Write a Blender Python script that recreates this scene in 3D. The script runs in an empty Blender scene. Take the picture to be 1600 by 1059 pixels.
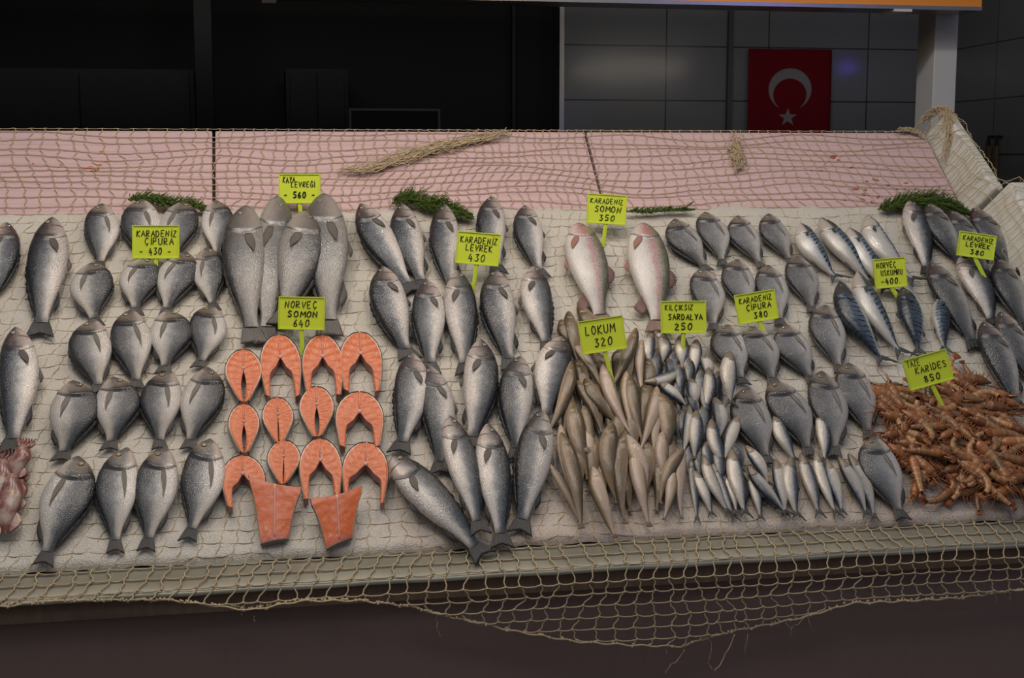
import bpy, math, random
from mathutils import Vector, Matrix, noise
from math import sin, cos, pi, radians, sqrt, tan, atan2
random.seed(7)
scene = bpy.context.scene
COL = scene.collection

# ------------------------------------------------------------------ camera
FPX = 2150.0
YAW, PITCH = radians(10.8), radians(7.7)
CAM = Vector((0, 0, 1.62))
FW = Vector((sin(YAW)*cos(PITCH), cos(YAW)*cos(PITCH), -sin(PITCH)))
RT = Vector((cos(YAW), -sin(YAW), 0))
UP = RT.cross(FW)
cd = bpy.data.cameras.new('camera')
cam = bpy.data.objects.new('camera', cd)
COL.objects.link(cam)
cd.sensor_width = 36
cd.lens = FPX/1600*36
cd.clip_start = .05
m3 = Matrix((RT, UP, -FW)).transposed()
cam.matrix_world = Matrix.Translation(CAM) @ m3.to_4x4()
scene.camera = cam

# ------------------------------------------------------------------ exposure
vs = scene.view_settings
vs.view_transform = 'Standard'
vs.look = 'None'
vs.gamma = 1
vs.use_curve_mapping = False
vs.exposure = -0.14

# ------------------------------------------------------------------ world: overcast daylight from the street
world = bpy.data.worlds.new('overcast_sky')
scene.world = world
world.use_nodes = True
wt = world.node_tree
wt.nodes.clear()
wo = wt.nodes.new('ShaderNodeOutputWorld')
wb = wt.nodes.new('ShaderNodeBackground')
wr = wt.nodes.new('ShaderNodeValToRGB')
wg = wt.nodes.new('ShaderNodeTexCoord')
wsx = wt.nodes.new('ShaderNodeSeparateXYZ')
wm = wt.nodes.new('ShaderNodeMapRange')
wm.inputs['From Min'].default_value = -1
wt.links.new(wg.outputs['Generated'], wsx.inputs[0])
wt.links.new(wsx.outputs['Z'], wm.inputs['Value'])
wt.links.new(wm.outputs[0], wr.inputs[0])
cr = wr.color_ramp
cr.elements[0].position = 0.40
cr.elements[0].color = (.05, .045, .04, 1)
cr.elements[1].position = 1.0
cr.elements[1].color = (.42, .46, .52, 1)
e = cr.elements.new(.52); e.color = (.16, .155, .15, 1)
e = cr.elements.new(.70); e.color = (.36, .38, .40, 1)
wt.links.new(wr.outputs[0], wb.inputs[0])
wb.inputs[1].default_value = 0.54
wt.links.new(wb.outputs[0], wo.inputs[0])


def area(name, loc, target, sx, sy, power, color):
    l = bpy.data.lights.new(name, 'AREA')
    l.shape = 'RECTANGLE'
    l.size, l.size_y = sx, sy
    l.energy = power
    l.color = color
    o = bpy.data.objects.new(name, l)
    COL.objects.link(o)
    o.location = loc
    o.rotation_euler = (Vector(target)-Vector(loc)).to_track_quat('-Z', 'Y').to_euler()
    return o


area('assumed_overhead_light', (0.0, 1.6, 3.6), (0.55, 3.3, 1.0), 3.0, .7, 30, (1.0, .97, .93))  # unseen area light, assumed for the soft light from above the stall
for k_ in range(6):                     # unseen small lights added above the fish to make their skin sparkle
    area('sparkle_light', (-.75+.5*k_, 3.15, 2.75), (-.7+.5*k_, 3.35, 1.0), .09, .09, 3.2, (1.0, .90, .78))
area('assumed_warm_bulb', (-.35, 2.75, 2.5), (0.0, 3.1, 0.85), .10, .10, 3.6, (1.0, .62, .30))  # unseen bulb, assumed from golden highlights on the bream
area('assumed_warm_bulb', (0.75, 2.75, 2.5), (0.8, 3.1, 0.85), .10, .10, 2.8, (1.0, .62, .30))  # second unseen bulb, assumed for the same warm highlights
area('assumed_violet_lamp', (2.6, 1.2, 2.3), (1.3, 3.0, 0.8), .3, .3, 2.0, (.35, .3, 1.0))  # unseen lamp on the right, assumed from a violet glint on one bream

# ------------------------------------------------------------------ the stall's geometry
Y0, Z0 = 2.995, 0.74                      # front edge of the ice
SL = radians(42)
BN = Vector((0, -sin(SL), cos(SL)))       # normal of the sloping bed
BU = Vector((0, cos(SL), sin(SL)))        # up the slope
P0 = Vector((0, Y0, Z0))
XR = 2.10                                 # right edge of the bed
LBED = (3.802-Y0)/cos(SL)                 # length of the ice up the slope
LTOP = (4.052-Y0)/cos(SL)                 # top of the pink boards
YL, ZL = Y0-.072, Z0-.052                   # lip of the metal edge


def ray(px, py):
    return (FW*FPX + RT*(px-800) - UP*(py-529.5)).normalized()


def hit(px, py, p, n):
    d = ray(px, py)
    return CAM + d*((p-CAM).dot(n)/d.dot(n))


def bed(px, py, h=0.0):                   # a spot of the photograph, on the sloping bed
    return hit(px, py, P0+BN*h, BN)


def plane_y(px, py, Y):
    return hit(px, py, Vector((0, Y, 0)), Vector((0, 1, 0)))


def depth(p):
    return (p-CAM).dot(FW)


def slope(x, v, h=0.0):
    return Vector((x, Y0, Z0)) + BU*v + BN*h


# ------------------------------------------------------------------ node helpers
class NT:
    def __init__(s, name):
        s.m = bpy.data.materials.new(name)
        s.m.use_nodes = True
        s.t = s.m.node_tree
        s.b = s.t.nodes['Principled BSDF']

    def n(s, k): return s.t.nodes.new(k)

    def put(s, sock, v):
        if isinstance(v, bpy.types.NodeSocket): s.t.links.new(v, sock)
        elif isinstance(v, (tuple, list)) and len(v) == 3 and sock.type == 'RGBA': sock.default_value = (*v, 1)
        else: sock.default_value = v

    def math(s, op, a, b=0.0, c=None):
        q = s.n('ShaderNodeMath'); q.operation = op
        s.put(q.inputs[0], a); s.put(q.inputs[1], b)
        if c is not None: s.put(q.inputs[2], c)
        return q.outputs[0]

    def attr(s, name):
        q = s.n('ShaderNodeAttribute'); q.attribute_name = name
        return q.outputs['Fac']

    def obj(s): return s.n('ShaderNodeTexCoord').outputs['Object']

    def geo(s): return s.n('ShaderNodeNewGeometry').outputs['Position']

    def rnd(s): return s.n('ShaderNodeObjectInfo').outputs['Random']

    def sep(s, v):
        q = s.n('ShaderNodeSeparateXYZ'); s.put(q.inputs[0], v); return q.outputs

    def comb(s, x, y, z=0.0):
        q = s.n('ShaderNodeCombineXYZ')
        for i, v in enumerate((x, y, z)): s.put(q.inputs[i], v)
        return q.outputs[0]

    def noise(s, vec, scale, detail=3, rough=.55):
        q = s.n('ShaderNodeTexNoise'); s.put(q.inputs['Vector'], vec)
        q.inputs['Scale'].default_value = scale; q.inputs['Detail'].default_value = detail
        q.inputs['Roughness'].default_value = rough
        return q.outputs['Fac']

    def vor(s, vec, scale, feature='F1'):
        q = s.n('ShaderNodeTexVoronoi'); q.feature = feature; s.put(q.inputs['Vector'], vec)
        q.inputs['Scale'].default_value = scale
        return q.outputs['Distance']

    def ramp(s, fac, stops, mode='LINEAR'):
        q = s.n('ShaderNodeValToRGB'); s.put(q.inputs[0], fac)
        r = q.color_ramp; r.interpolation = mode
        for i, (p, c) in enumerate(stops):
            if not isinstance(c, (tuple, list)): c = (c, c, c)
            el = r.elements[i] if i < 2 else r.elements.new(p)
            el.position = p; el.color = (*c, 1)
        return q.outputs[0]

    def mix(s, f, a, b, mode='MIX'):
        q = s.n('ShaderNodeMix'); q.data_type = 'RGBA'; q.blend_type = mode
        s.put(q.inputs[0], f); s.put(q.inputs[6], a); s.put(q.inputs[7], b)
        return q.outputs[2]

    def band(s, v, c, w):                  # 1 near v = c, falling to 0 at w away
        d = s.math('ABSOLUTE', s.math('SUBTRACT', v, c))
        q = s.n('ShaderNodeMapRange'); q.interpolation_type = 'SMOOTHSTEP'
        s.put(q.inputs['Value'], d); q.inputs['From Max'].default_value = w
        q.inputs['To Min'].default_value = 1; q.inputs['To Max'].default_value = 0
        return q.outputs[0]

    def step(s, v, a, b):
        q = s.n('ShaderNodeMapRange'); q.interpolation_type = 'SMOOTHSTEP'
        s.put(q.inputs['Value'], v); s.put(q.inputs['From Min'], a); s.put(q.inputs['From Max'], b)
        return q.outputs[0]

    def bump(s, h, strength, dist=.001):
        q = s.n('ShaderNodeBump'); s.put(q.inputs['Height'], h)
        q.inputs['Strength'].default_value = strength; q.inputs['Distance'].default_value = dist
        s.t.links.new(q.outputs[0], s.b.inputs['Normal'])

    def out(s, color=None, rough=.5, metal=0.0, spec=.5, **k):
        if color is not None: s.put(s.b.inputs['Base Color'], color)
        s.put(s.b.inputs['Roughness'], rough); s.put(s.b.inputs['Metallic'], metal)
        s.put(s.b.inputs['Specular IOR Level'], spec)
        for n_, v in k.items(): s.put(s.b.inputs[n_.replace('_', ' ')], v)
        return s.m


def plain(name, c, rough=.5, metal=0.0, spec=.5, var=.12, scale=30, bump=0.0):
    g = NT(name)
    f = g.noise(g.obj(), scale)
    col = g.mix(f, tuple(x*(1-var) for x in c), tuple(min(1, x*(1+var)) for x in c))
    if bump: g.bump(f, bump)
    return g.out(col, rough, metal, spec)


# ------------------------------------------------------------------ mesh helpers
class MB:
    def __init__(s): s.v = []; s.f = []; s.a = {}

    def add(s, verts, faces, **attrs):
        o = len(s.v)
        s.v += [tuple(p) for p in verts]
        s.f += [tuple(o+i for i in q) for q in faces]
        for k in set(list(s.a)+list(attrs)):
            lst = s.a.setdefault(k, [0.0]*o)
            lst += list(attrs.get(k, [0.0]*len(verts)))

    def box(s, a, b):
        (x0, y0, z0), (x1, y1, z1) = a, b
        s.add([(x0, y0, z0), (x1, y0, z0), (x1, y1, z0), (x0, y1, z0), (x0, y0, z1), (x1, y0, z1), (x1, y1, z1), (x0, y1, z1)],
              [(0, 3, 2, 1), (4, 5, 6, 7), (0, 1, 5, 4), (1, 2, 6, 5), (2, 3, 7, 6), (3, 0, 4, 7)])

    def hexa(s, p):                       # eight corners, bottom four then top four
        s.add(p, [(0, 3, 2, 1), (4, 5, 6, 7), (0, 1, 5, 4), (1, 2, 6, 5), (2, 3, 7, 6), (3, 0, 4, 7)])

    def grid(s, rows, close=False, flip=False, **attrs):
        nr, nc = len(rows), len(rows[0])
        vs_ = [p for r in rows for p in r]
        fs = []
        for i in range(nr-1):
            for j in range(nc if close else nc-1):
                k = (j+1) % nc
                q = (i*nc+j, i*nc+k, (i+1)*nc+k, (i+1)*nc+j)
                fs.append(q[::-1] if flip else q)
        s.add(vs_, fs, **attrs)

    def sheet(s, rows, th, nrm=Vector((0, 0, 1)), **attrs):   # a thin closed slab over a grid of points
        nr, nc = len(rows), len(rows[0])
        top = [Vector(p)+nrm*th/2 for r in rows for p in r]
        bot = [Vector(p)-nrm*th/2 for r in rows for p in r]
        N = nr*nc
        fs = []
        for i in range(nr-1):
            for j in range(nc-1):
                q = (i*nc+j, i*nc+j+1, (i+1)*nc+j+1, (i+1)*nc+j)
                fs.append(q); fs.append(tuple(N+x for x in q[::-1]))
        rim = [j for j in range(nc)]+[i*nc+nc-1 for i in range(1, nr)]+[(nr-1)*nc+j for j in range(nc-2, -1, -1)]+[i*nc for i in range(nr-2, 0, -1)]
        for a_, b_ in zip(rim, rim[1:]+rim[:1]): fs.append((b_, a_, N+a_, N+b_))
        s.add(top+bot, fs, **{k: list(v)*2 for k, v in attrs.items()})

    def tube(s, pts, r, sides=5, ref=Vector((0.13, -.6, .8)), cap=True, **attrs):
        n = len(pts)
        rr = r if isinstance(r, (list, tuple)) else [r]*n
        vs_ = []
        for i, p in enumerate(pts):
            t = Vector(pts[min(i+1, n-1)])-Vector(pts[max(i-1, 0)])
            if t.length < 1e-9: t = Vector((1, 0, 0))
            t.normalize()
            a_ = t.cross(ref)
            if a_.length < 1e-3: a_ = t.cross(Vector((1, .2, 0)))
            a_.normalize(); b_ = a_.cross(t)
            for k in range(sides):
                w = 2*pi*k/sides
                vs_.append(Vector(p)+(a_*cos(w)+b_*sin(w))*rr[i])
        fs = []
        for i in range(n-1):
            for k in range(sides):
                fs.append((i*sides+k, i*sides+(k+1) % sides, (i+1)*sides+(k+1) % sides, (i+1)*sides+k))
        if cap:
            fs.append(tuple(range(sides))[::-1]); fs.append(tuple((n-1)*sides+k for k in range(sides)))
        s.add(vs_, fs, **attrs)

    def ball(s, c, rx, ry=None, rz=None, nu=10, nv=7, **k):
        ry = ry or rx; rz = rz or rx
        rows = []
        for i in range(nv+1):
            th = pi*i/nv
            rows.append([(c[0]+rx*sin(th)*cos(2*pi*j/nu), c[1]+ry*sin(th)*sin(2*pi*j/nu), c[2]+rz*cos(th)) for j in range(nu)])
        s.grid(rows, close=True, flip=True)

    def mesh(s, name, mat, smooth=True):
        me = bpy.data.meshes.new(name)
        me.from_pydata(s.v, [], s.f)
        for k, lst in s.a.items():
            at = me.attributes.new(k, 'FLOAT', 'POINT')
            at.data.foreach_set('value', lst)
        if smooth: me.polygons.foreach_set('use_smooth', [True]*len(me.polygons))
        me.materials.append(mat)
        me.update()
        return me

    def build(s, name, mat, parent=None, smooth=False):
        return link(name, s.mesh(name, mat, smooth), parent)


def link(name, me, parent=None):
    o = bpy.data.objects.new(name, me)
    COL.objects.link(o)
    if parent: o.parent = parent
    return o


def tag(o, label=None, cat=None, group=None, kind=None):
    if label: o['label'] = label
    if cat: o['category'] = cat
    if group: o['group'] = group
    if kind: o['kind'] = kind
    return o


def empty(name, label, cat, mw=None, group=None):
    o = bpy.data.objects.new(name, None)
    o.empty_display_size = .02
    COL.objects.link(o)
    if mw is not None: o.matrix_world = mw
    return tag(o, label, cat, group)


ORD = ['first', 'second', 'third', 'fourth', 'fifth', 'sixth', 'seventh', 'eighth', 'ninth', 'tenth']


def place(i, n):
    if i == 0: return 'leftmost'
    if i == n-1: return 'rightmost'
    return ORD[i]+' from the left'


# ------------------------------------------------------------------ materials of the setting
def mat_tile():
    g = NT('grey_wall_tile')
    x, y, z = g.sep(g.obj())
    def lines(v, w, off):
        f = g.math('FRACT', g.math('ADD', g.math('DIVIDE', v, w), off))
        return g.math('MINIMUM', f, g.math('SUBTRACT', 1.0, f))
    lx = g.math('MULTIPLY', lines(x, TW, 0.0), TW)
    lz = g.math('MULTIPLY', lines(z, TH, 0.0), TH)
    d = g.math('MINIMUM', lx, lz)
    k = g.step(d, .002, .005)
    c = g.mix(g.noise(g.obj(), 1.5), (.26, .265, .275), (.33, .335, .345))
    col = g.mix(k, (.06, .06, .06), c)
    h = g.noise(g.obj(), 2.2, 1)
    g.bump(h, .12, .02)
    return g.out(col, .16, 0, .5)


TW, TH = .50, .27
M = {}
M['dark'] = plain('interior_shade', (.012, .012, .013), .6, 0, .3)  # near-black colour carries the shade of the shop interior
M['dark2'] = plain('charcoal_panel', (.018, .018, .02), .5, 0, .3)
M['darkcol'] = plain('dark_grey_metal', (.035, .034, .034), .5, 0, .3)
M['floor'] = plain('grey_concrete', (.16, .15, .14), .8, 0, .3)
M['white_paint'] = plain('white_painted_steel', (.47, .48, .505), .45, 0, .5, .04, 6)
M['steel'] = plain('brushed_steel', (.5, .5, .5), .3, 1, .5)
M['frame_grey'] = plain('grey_plastic', (.13, .13, .135), .5)


def mat_orange():
    g = NT('orange_fascia')
    c = g.mix(g.noise(g.obj(), 3), (.62, .20, .025), (.70, .26, .035))
    return g.out(c, .45)


M['orange'] = mat_orange()


def mat_pink():
    g = NT('pink_foam')
    x, y, z = g.sep(g.obj())
    n1 = g.noise(g.obj(), 5, 4)
    v = g.math('ADD', g.math('MULTIPLY', y, 240.0), g.math('MULTIPLY', n1, 3.0))
    ln = g.ramp(g.math('SINE', v), [(.90, 0.0), (1.0, 1.0)])
    n2 = g.noise(g.comb(g.math('MULTIPLY', x, 2.0), g.math('MULTIPLY', y, 26.0)), 3, 3)
    c = g.mix(n2, (.48, .335, .355), (.58, .43, .445))
    c = g.mix(g.math('MULTIPLY', ln, .55), c, (.40, .215, .24))
    f = g.noise(g.obj(), 120, 2)
    g.bump(f, .3, .001)
    return g.out(c, .6, 0, .35)


M['pink'] = mat_pink()


def mat_styro(name, a, b):
    g = NT(name)
    v = g.vor(g.obj(), 180)
    c = g.mix(g.noise(g.obj(), 9, 4), a, b)
    g.bump(v, .3, .001)
    return g.out(c, .55, 0, .4)


M['white_foam'] = mat_styro('white_foam', (.52, .52, .47), (.66, .66, .61))


def mat_brown():
    g = NT('dark_brown_panel')
    x, y, z = g.sep(g.obj())
    w = g.noise(g.comb(g.math('MULTIPLY', x, 40.0), 0.0, g.math('MULTIPLY', z, 4.0)), 1.5, 4)
    n_ = g.noise(g.obj(), 2.0, 4)
    c = g.mix(w, (.165, .115, .108), (.20, .145, .138))
    c = g.mix(g.math('MULTIPLY', n_, .6), c, (.20, .135, .115))
    sp = g.ramp(g.vor(g.obj(), 14), [(.02, 1.0), (.03, 0.0)])
    c = g.mix(g.math('MULTIPLY', sp, .4), c, (.2, .16, .13))
    return g.out(c, .5, 0, .3)


M['brown'] = mat_brown()


def mat_plank():
    g = NT('weathered_brown_plank')
    x, y, z = g.sep(g.obj())
    w = g.noise(g.comb(g.math('MULTIPLY', x, 30.0), 0.0, g.math('MULTIPLY', z, 6.0)), 2, 5)
    c = g.mix(w, (.08, .052, .038), (.22, .15, .11))
    return g.out(c, .6, 0, .3)


M['plank'] = mat_plank()


def mat_flange():
    g = NT('dull_grey_metal_sheet')
    n1 = g.noise(g.obj(), 6, 4)
    x, y, z = g.sep(g.obj())
    n2 = g.noise(g.comb(g.math('MULTIPLY', x, 3.0), y, z), 4, 5)
    c = g.mix(n1, (.26, .255, .21), (.34, .335, .28))
    c = g.mix(g.ramp(n2, [(.55, 0.0), (.75, .5)]), c, (.42, .40, .33))
    g.bump(n2, .12, .004)
    return g.out(c, g.ramp(n1, [(.3, .30), (.7, .5)]), .35, .5)


M['flange'] = mat_flange()


def mat_ice():
    g = NT('crushed_ice')
    p = g.geo()
    a = g.noise(p, 4, 4)
    v = g.vor(p, 190)
    v2 = g.vor(p, 420)
    c = g.mix(a, (.45, .43, .385), (.60, .585, .545))
    c = g.mix(g.ramp(v, [(.0, .35), (.5, 0.0)]), c, (.40, .39, .36))
    x, y, z = g.sep(p)
    low = g.step(z, 1.02, .74)             # meltwater tinted pink-brown along the lower edge
    rt = g.step(x, .1, .6)
    st = g.math('MULTIPLY', g.math('MULTIPLY', low, rt), g.ramp(g.noise(p, 9, 4), [(.35, .25), (.7, .85)]))
    c = g.mix(st, c, (.42, .315, .265))
    h = g.math('ADD', g.math('MULTIPLY', v, .7), g.math('MULTIPLY', v2, .5))
    g.bump(h, .6, .003)
    return g.out(c, .38, 0, .5)


M['ice'] = mat_ice()


def mat_net():
    g = NT('beige_net_twine')
    n_ = g.noise(g.obj(), 12, 3)
    c = g.mix(n_, (.40, .315, .20), (.56, .46, .31))
    g.bump(g.noise(g.obj(), 900, 1), .5, .0005)
    return g.out(c, .8, 0, .2)


M['net'] = mat_net()
M['sign'] = plain('yellow_green_plastic', (.62, .75, .05), .4, 0, .4, .04, 12)
M['rim'] = plain('yellow_green_plastic_rim', (.58, .72, .05), .35, 0, .5, .04, 12)
M['ink'] = plain('black_marker_ink', (.012, .014, .008), .5, 0, .3)


def mat_green(a, b):
    g = NT('green_herb')
    c = g.mix(g.noise(g.obj(), 60, 2), a, b)
    return g.out(c, .55, 0, .3)


M['herb'] = mat_green((.03, .07, .008), (.11, .17, .03))
M['stem'] = plain('green_stem', (.10, .12, .03), .5)

# ------------------------------------------------------------------ the setting
def struct(name, mb, mat):
    return tag(mb.build(name, mat), kind='structure')


YB = 6.8
b = MB(); b.box((-7, -6, -.1), (9, 7.2, 0)); struct('floor', b, M['floor'])
b = MB(); b.box((-7, 4.12, 3.0), (9, 7.2, 3.1)); struct('ceiling', b, M['dark'])
xe = plane_y(877, 150, YB).x
xt = plane_y(1040, 150, YB).x
zt = plane_y(1040, 157, YB).z
TWm = plane_y(1200, 120, YB).x-xt
b = MB(); b.box((xe-xt, 0, -zt), (6.5-xt, .1, 3.0-zt))
TW, TH = TWm, plane_y(1040, 72, YB).z-zt
M['tile'] = mat_tile()
o = struct('wall_back', b, M['tile']); o.location = (xt, YB, zt)
b = MB(); b.box((-7, YB+.15, 0), (xe, YB+.25, 3.0)); struct('wall_left_back', b, M['dark'])
b = MB(); b.box((-6.6, 4.3, 0), (-6.5, 7.0, 3.0)); struct('wall_left', b, M['dark'])
# right-hand tiled wall, running from the back corner towards the street
pc = plane_y(1484, 150, YB)
ang = radians(5.5)
b = MB(); b.box((-3.6, -.1, -zt), (.0, 0, 3.0-zt))
o = struct('wall_right', b, M['tile'])
o.location = (pc.x, YB, zt)
o.rotation_euler = (0, 0, radians(90)-ang)
# a dark column, a steel corner strip, a narrow conduit on the tiles
p1, p2 = plane_y(305, 100, 6.0), plane_y(332, 100, 6.0)
b = MB(); b.box((p1.x, 6.0, 0), (p2.x, 6.15, 3.0)); struct('trim_1', b, M['darkcol'])
b = MB(); b.box((xe-.012, YB-.012, 0), (xe+.012, YB+.14, 3.0)); struct('trim_2', b, M['steel'])
p1, p2 = plane_y(1135, 100, YB), plane_y(1142, 100, YB)
b = MB(); b.box((p1.x, YB-.03, 0), (p2.x, YB-.001, 3.0)); struct('trim_3', b, M['frame_grey'])
p1 = plane_y(803, 100, YB+.1)
b = MB(); b.box((p1.x-.008, YB+.1, 0), (p1.x+.008, YB+.149, 3.0)); struct('trim_4', b, M['darkcol'])


def dark_unit(name, x0, y0, x1, Y, dep, label, cat, mat):
    a_, c_ = plane_y(x0, y0, Y), plane_y(x1, y0, Y)
    r = empty(name, label, cat, Matrix.Translation((0, 0, 0)))
    q = MB(); q.box((a_.x, Y, 0), (c_.x, Y+dep, a_.z)); q.build('cabinet_body', mat, r)
    q = MB(); q.box((a_.x+.02, Y-.02, .1), ((a_.x+c_.x)/2-.004, Y, a_.z-.02)); q.build('door', mat, r)
    q = MB(); q.box(((a_.x+c_.x)/2+.004, Y-.02, .1), (c_.x-.02, Y, a_.z-.02)); q.build('door', mat, r)


M['dark3'] = plain('dark_grey_cabinet', (.03, .03, .031), .5, 0, .3)
dark_unit('cabinet', -60, 105, 302, 6.3, .4, 'wide dark cabinet in the shade at the far left, left of the column', 'cabinet', M['dark3'])
dark_unit('cabinet', 446, 107, 543, 6.5, .3, 'tall narrow black cabinet in the shade beside the grey-framed board', 'cabinet', M['dark2'])
a_, c_ = plane_y(545, 169, 6.2), plane_y(688, 169, 6.2)
r = empty('display_board', 'board with a thin grey frame standing in the dark shop', 'board', Matrix.Translation((0, 0, 0)))
q = MB(); q.box((a_.x+.01, 6.21, .9), (c_.x-.01, 6.23, a_.z-.01)); q.build('panel', M['dark'], r)  # board face takes the same interior shade as its colour
q = MB(); t_ = .011
q.box((a_.x, 6.2, a_.z-t_), (c_.x, 6.24, a_.z)); q.box((a_.x, 6.2, .89), (c_.x, 6.24, .9))
q.box((a_.x, 6.2, .9), (a_.x+t_, 6.24, a_.z-t_)); q.box((c_.x-t_, 6.2, .9), (c_.x, 6.24, a_.z-t_))
q.build('frame', M['frame_grey'], r)
for xx in (a_.x+.1, c_.x-.1):
    q = MB(); q.box((xx-.02, 6.2, 0), (xx+.02, 6.24, .89)); q.build('leg', M['frame_grey'], r)

# flag
YF = YB-.02
fa, fb = plane_y(1169, 76, YF), plane_y(1299, 76, YF)
fz = plane_y(1169, 205, YF).z-.25
M['red'] = plain('red_flag_cloth', (.27, .008, .02), .8, 0, .2, .1, 8)
M['flagwhite'] = plain('white_flag_print', (.40, .38, .38), .8, 0, .2, .05)
r = empty('flag', 'red flag with white crescent and star hanging on the tiled wall', 'flag', Matrix.Translation((fa.x, YF, fa.z)))
fw_, fh = fb.x-fa.x, fa.z-fz


def flagz(x, z): return .006*sin(x*14+z*3)-.008


q = MB()
q.sheet([[(fw_*j/24, flagz(fw_*j/24, -fh*i/20), -fh*i/20) for j in range(25)] for i in range(21)], .002, Vector((0, -1, 0)))
q.build('cloth', M['red'], r, True)
sc_ = fw_/130.0


szv = (fa.z-plane_y(1169, 205, YF).z)/(205-76)


def fl(px, py): return ((px-1169)*sc_, (76-py)*szv)


q = MB()
cx, cy, ro, cix, ciy, ri = 1234.5, 139, 33, 1234.5, 147.5, 25.5
rows = [[], []]
for k in range(41):
    th = radians(-61)+radians(302)*k/40     # the crescent opens downwards
    ox, oy = cx+ro*cos(th), cy-ro*sin(th)
    dx, dy = ox-cix, oy-ciy; L = sqrt(dx*dx+dy*dy)
    for rr_, (xx, yy) in ((0, (ox, oy)), (1, (cix+dx/L*min(ri, L), ciy+dy/L*min(ri, L)))):
        u, v = fl(xx, yy); rows[rr_].append((u, flagz(u, v)-.003, v))
q.sheet(rows, .001, Vector((0, -1, 0)))
q.build('crescent', M['flagwhite'], r)
q = MB(); vs_ = []
for k in range(10):
    rr_ = 15 if k % 2 == 0 else 6
    th = pi/2+k*pi/5
    u, v = fl(1232.5+rr_*cos(th), 183-rr_*sin(th)); vs_.append((u, flagz(u, v)-.004, v))
u, v = fl(1232.5, 183); vs_.append((u, flagz(u, v)-.004, v))
q.add(vs_+[(x, y+.001, z) for x, y, z in vs_], [(k, (k+1) % 10, 10) for k in range(10)]+[(11+(k+1) % 10, 11+k, 21) for k in range(10)]+[(k, 11+k, 11+(k+1) % 10, (k+1) % 10) for k in range(10)])
q.build('star', M['flagwhite'], r)

# tan tools hanging on the right-hand wall
M['tan'] = plain('tan_bristle', (.19, .13, .06), .8)
M['black'] = plain('black_plastic', (.015, .015, .015), .5)
for i, px in enumerate((1553.5, 1566)):
    p = hit(px, 218, Vector((pc.x, YB, 0)), Vector((-cos(ang), sin(ang), 0)))+Vector((-.03, 0, 0))
    r = empty('hanging_brush', ('left' if i == 0 else 'right')+' of the two tan brushes hanging on the right-hand tiled wall', 'brush', Matrix.Translation(p), 'brushes hanging on the wall')
    q = MB(); q.tube([(.045, 0, .012), (0, 0, .014), (0, 0, -.03)], [.006, .009, .012], 8); q.build('hook', M['black'], r)
    rows = []
    for k in range(9):
        t = k/8; w = .017+.008*sin(pi*t*.8)
        rows.append([(.010*sin(2*pi*j/10), w*cos(2*pi*j/10)+.006*sin(t*3)*(1 if i else -1), -.03-.14*t) for j in range(10)])
    q = MB(); q.grid(rows, close=True, flip=True); q.add(rows[-1], [tuple(range(10))]); q.build('bristle_head', M['tan'], r, True)

# white post and orange fascia beam
pa, pb = plane_y(1437, 150, 4.25), plane_y(1493, 150, 4.25)
b = MB()
b.box((pa.x+.046, 4.25, 0), (pb.x, 4.25+.12, 2.6))
r = b.build('post', M['white_paint'])
mod = r.modifiers.new('bevel', 'BEVEL'); mod.width = .003; mod.segments = 2
tag(r, 'square white post behind the right end of the stall', 'post')
zb = plane_y(1450, 13, 4.1).z
xb = plane_y(1534, 8, 4.1).x
r = empty('fascia_beam', 'orange fascia beam running across the top above the stall', 'beam', Matrix.Translation((0, 4.1, zb)))
b = MB(); b.box((-5, 0, .008), (xb, .13, .55)); b.build('board', M['orange'], r)
b = MB(); b.box((-5, -.004, -.004), (xb, .135, .008)); b.build('edge_strip', M['steel'], r)
xx = plane_y(1410, 13, 4.1).x
b = MB(); b.box((xx-.03, -.006, -.012), (xx+.03, .1, -.004)); b.build('clip', M['white_paint'], r)
xx = plane_y(421, 1, 4.1).x
b = MB(); b.box((xx-.02, -.006, -.014), (xx+.02, .1, -.004)); b.build('clip', M['white_paint'], r)


# assumed unseen lamps behind the beam, placed so their reflections land on the tiles
def lamp_mat(name, c, s_):
    g = NT(name); g.b.inputs['Emission Color'].default_value = (*c, 1); g.b.inputs['Emission Strength'].default_value = s_
    return g.out(c, .5)


def assumed_tile_lamp(px, py, wid, c, s_, label, yl=4.38, rad_=.028):
    d = ray(px, py); trav = YB+(YB-yl)
    X, Z = d.x/d.y*trav, CAM.z+d.z/d.y*trav
    r = empty('assumed_strip_lamp', label, 'lamp', Matrix.Translation((X, yl, Z)))
    b = MB(); b.tube([(-wid/2, 0, 0), (wid/2, 0, 0)], rad_, 12); b.build('tube', lamp_mat('lit_tube', c, s_), r, True)
    b = MB(); b.box((-wid/2-.02, -.04, .029), (wid/2+.02, .03, .04)); b.box((-wid/2-.02, -.044, -.03), (wid/2+.02, -.038, .04)); b.build('housing', M['white_paint'], r)  # side plate added to keep the lamp's light off the beam
    b = MB()
    b.box((-wid/2, -.003, .04), (-wid/2+.006, .003, 3.0-Z)); b.box((wid/2-.006, -.003, .04), (wid/2, .003, 3.0-Z)); b.build('hanger', M['steel'], r)


assumed_tile_lamp(1332, 106, .09, (.12, .1, 1.0), 26, 'assumed unseen short violet-blue strip lamp high beside the right-hand tiled wall', 5.75, .016)  # assumed lamp, out of view, placed so its blue glint lands on the tiles
assumed_tile_lamp(1374, 104, .10, (1.0, .6, .35), 6, 'assumed unseen short warm strip lamp high in the right-hand corner of the tiles', 5.92, .012)  # out-of-view lamp, assumed and placed to mirror a warm glow in the tiles
assumed_tile_lamp(985, 108, .75, (1.0, .88, .75), 6, 'assumed unseen long warm white strip lamp behind the orange beam over the shop')  # assumed lamp hidden by the beam, added for the broad warm tile glow

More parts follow.
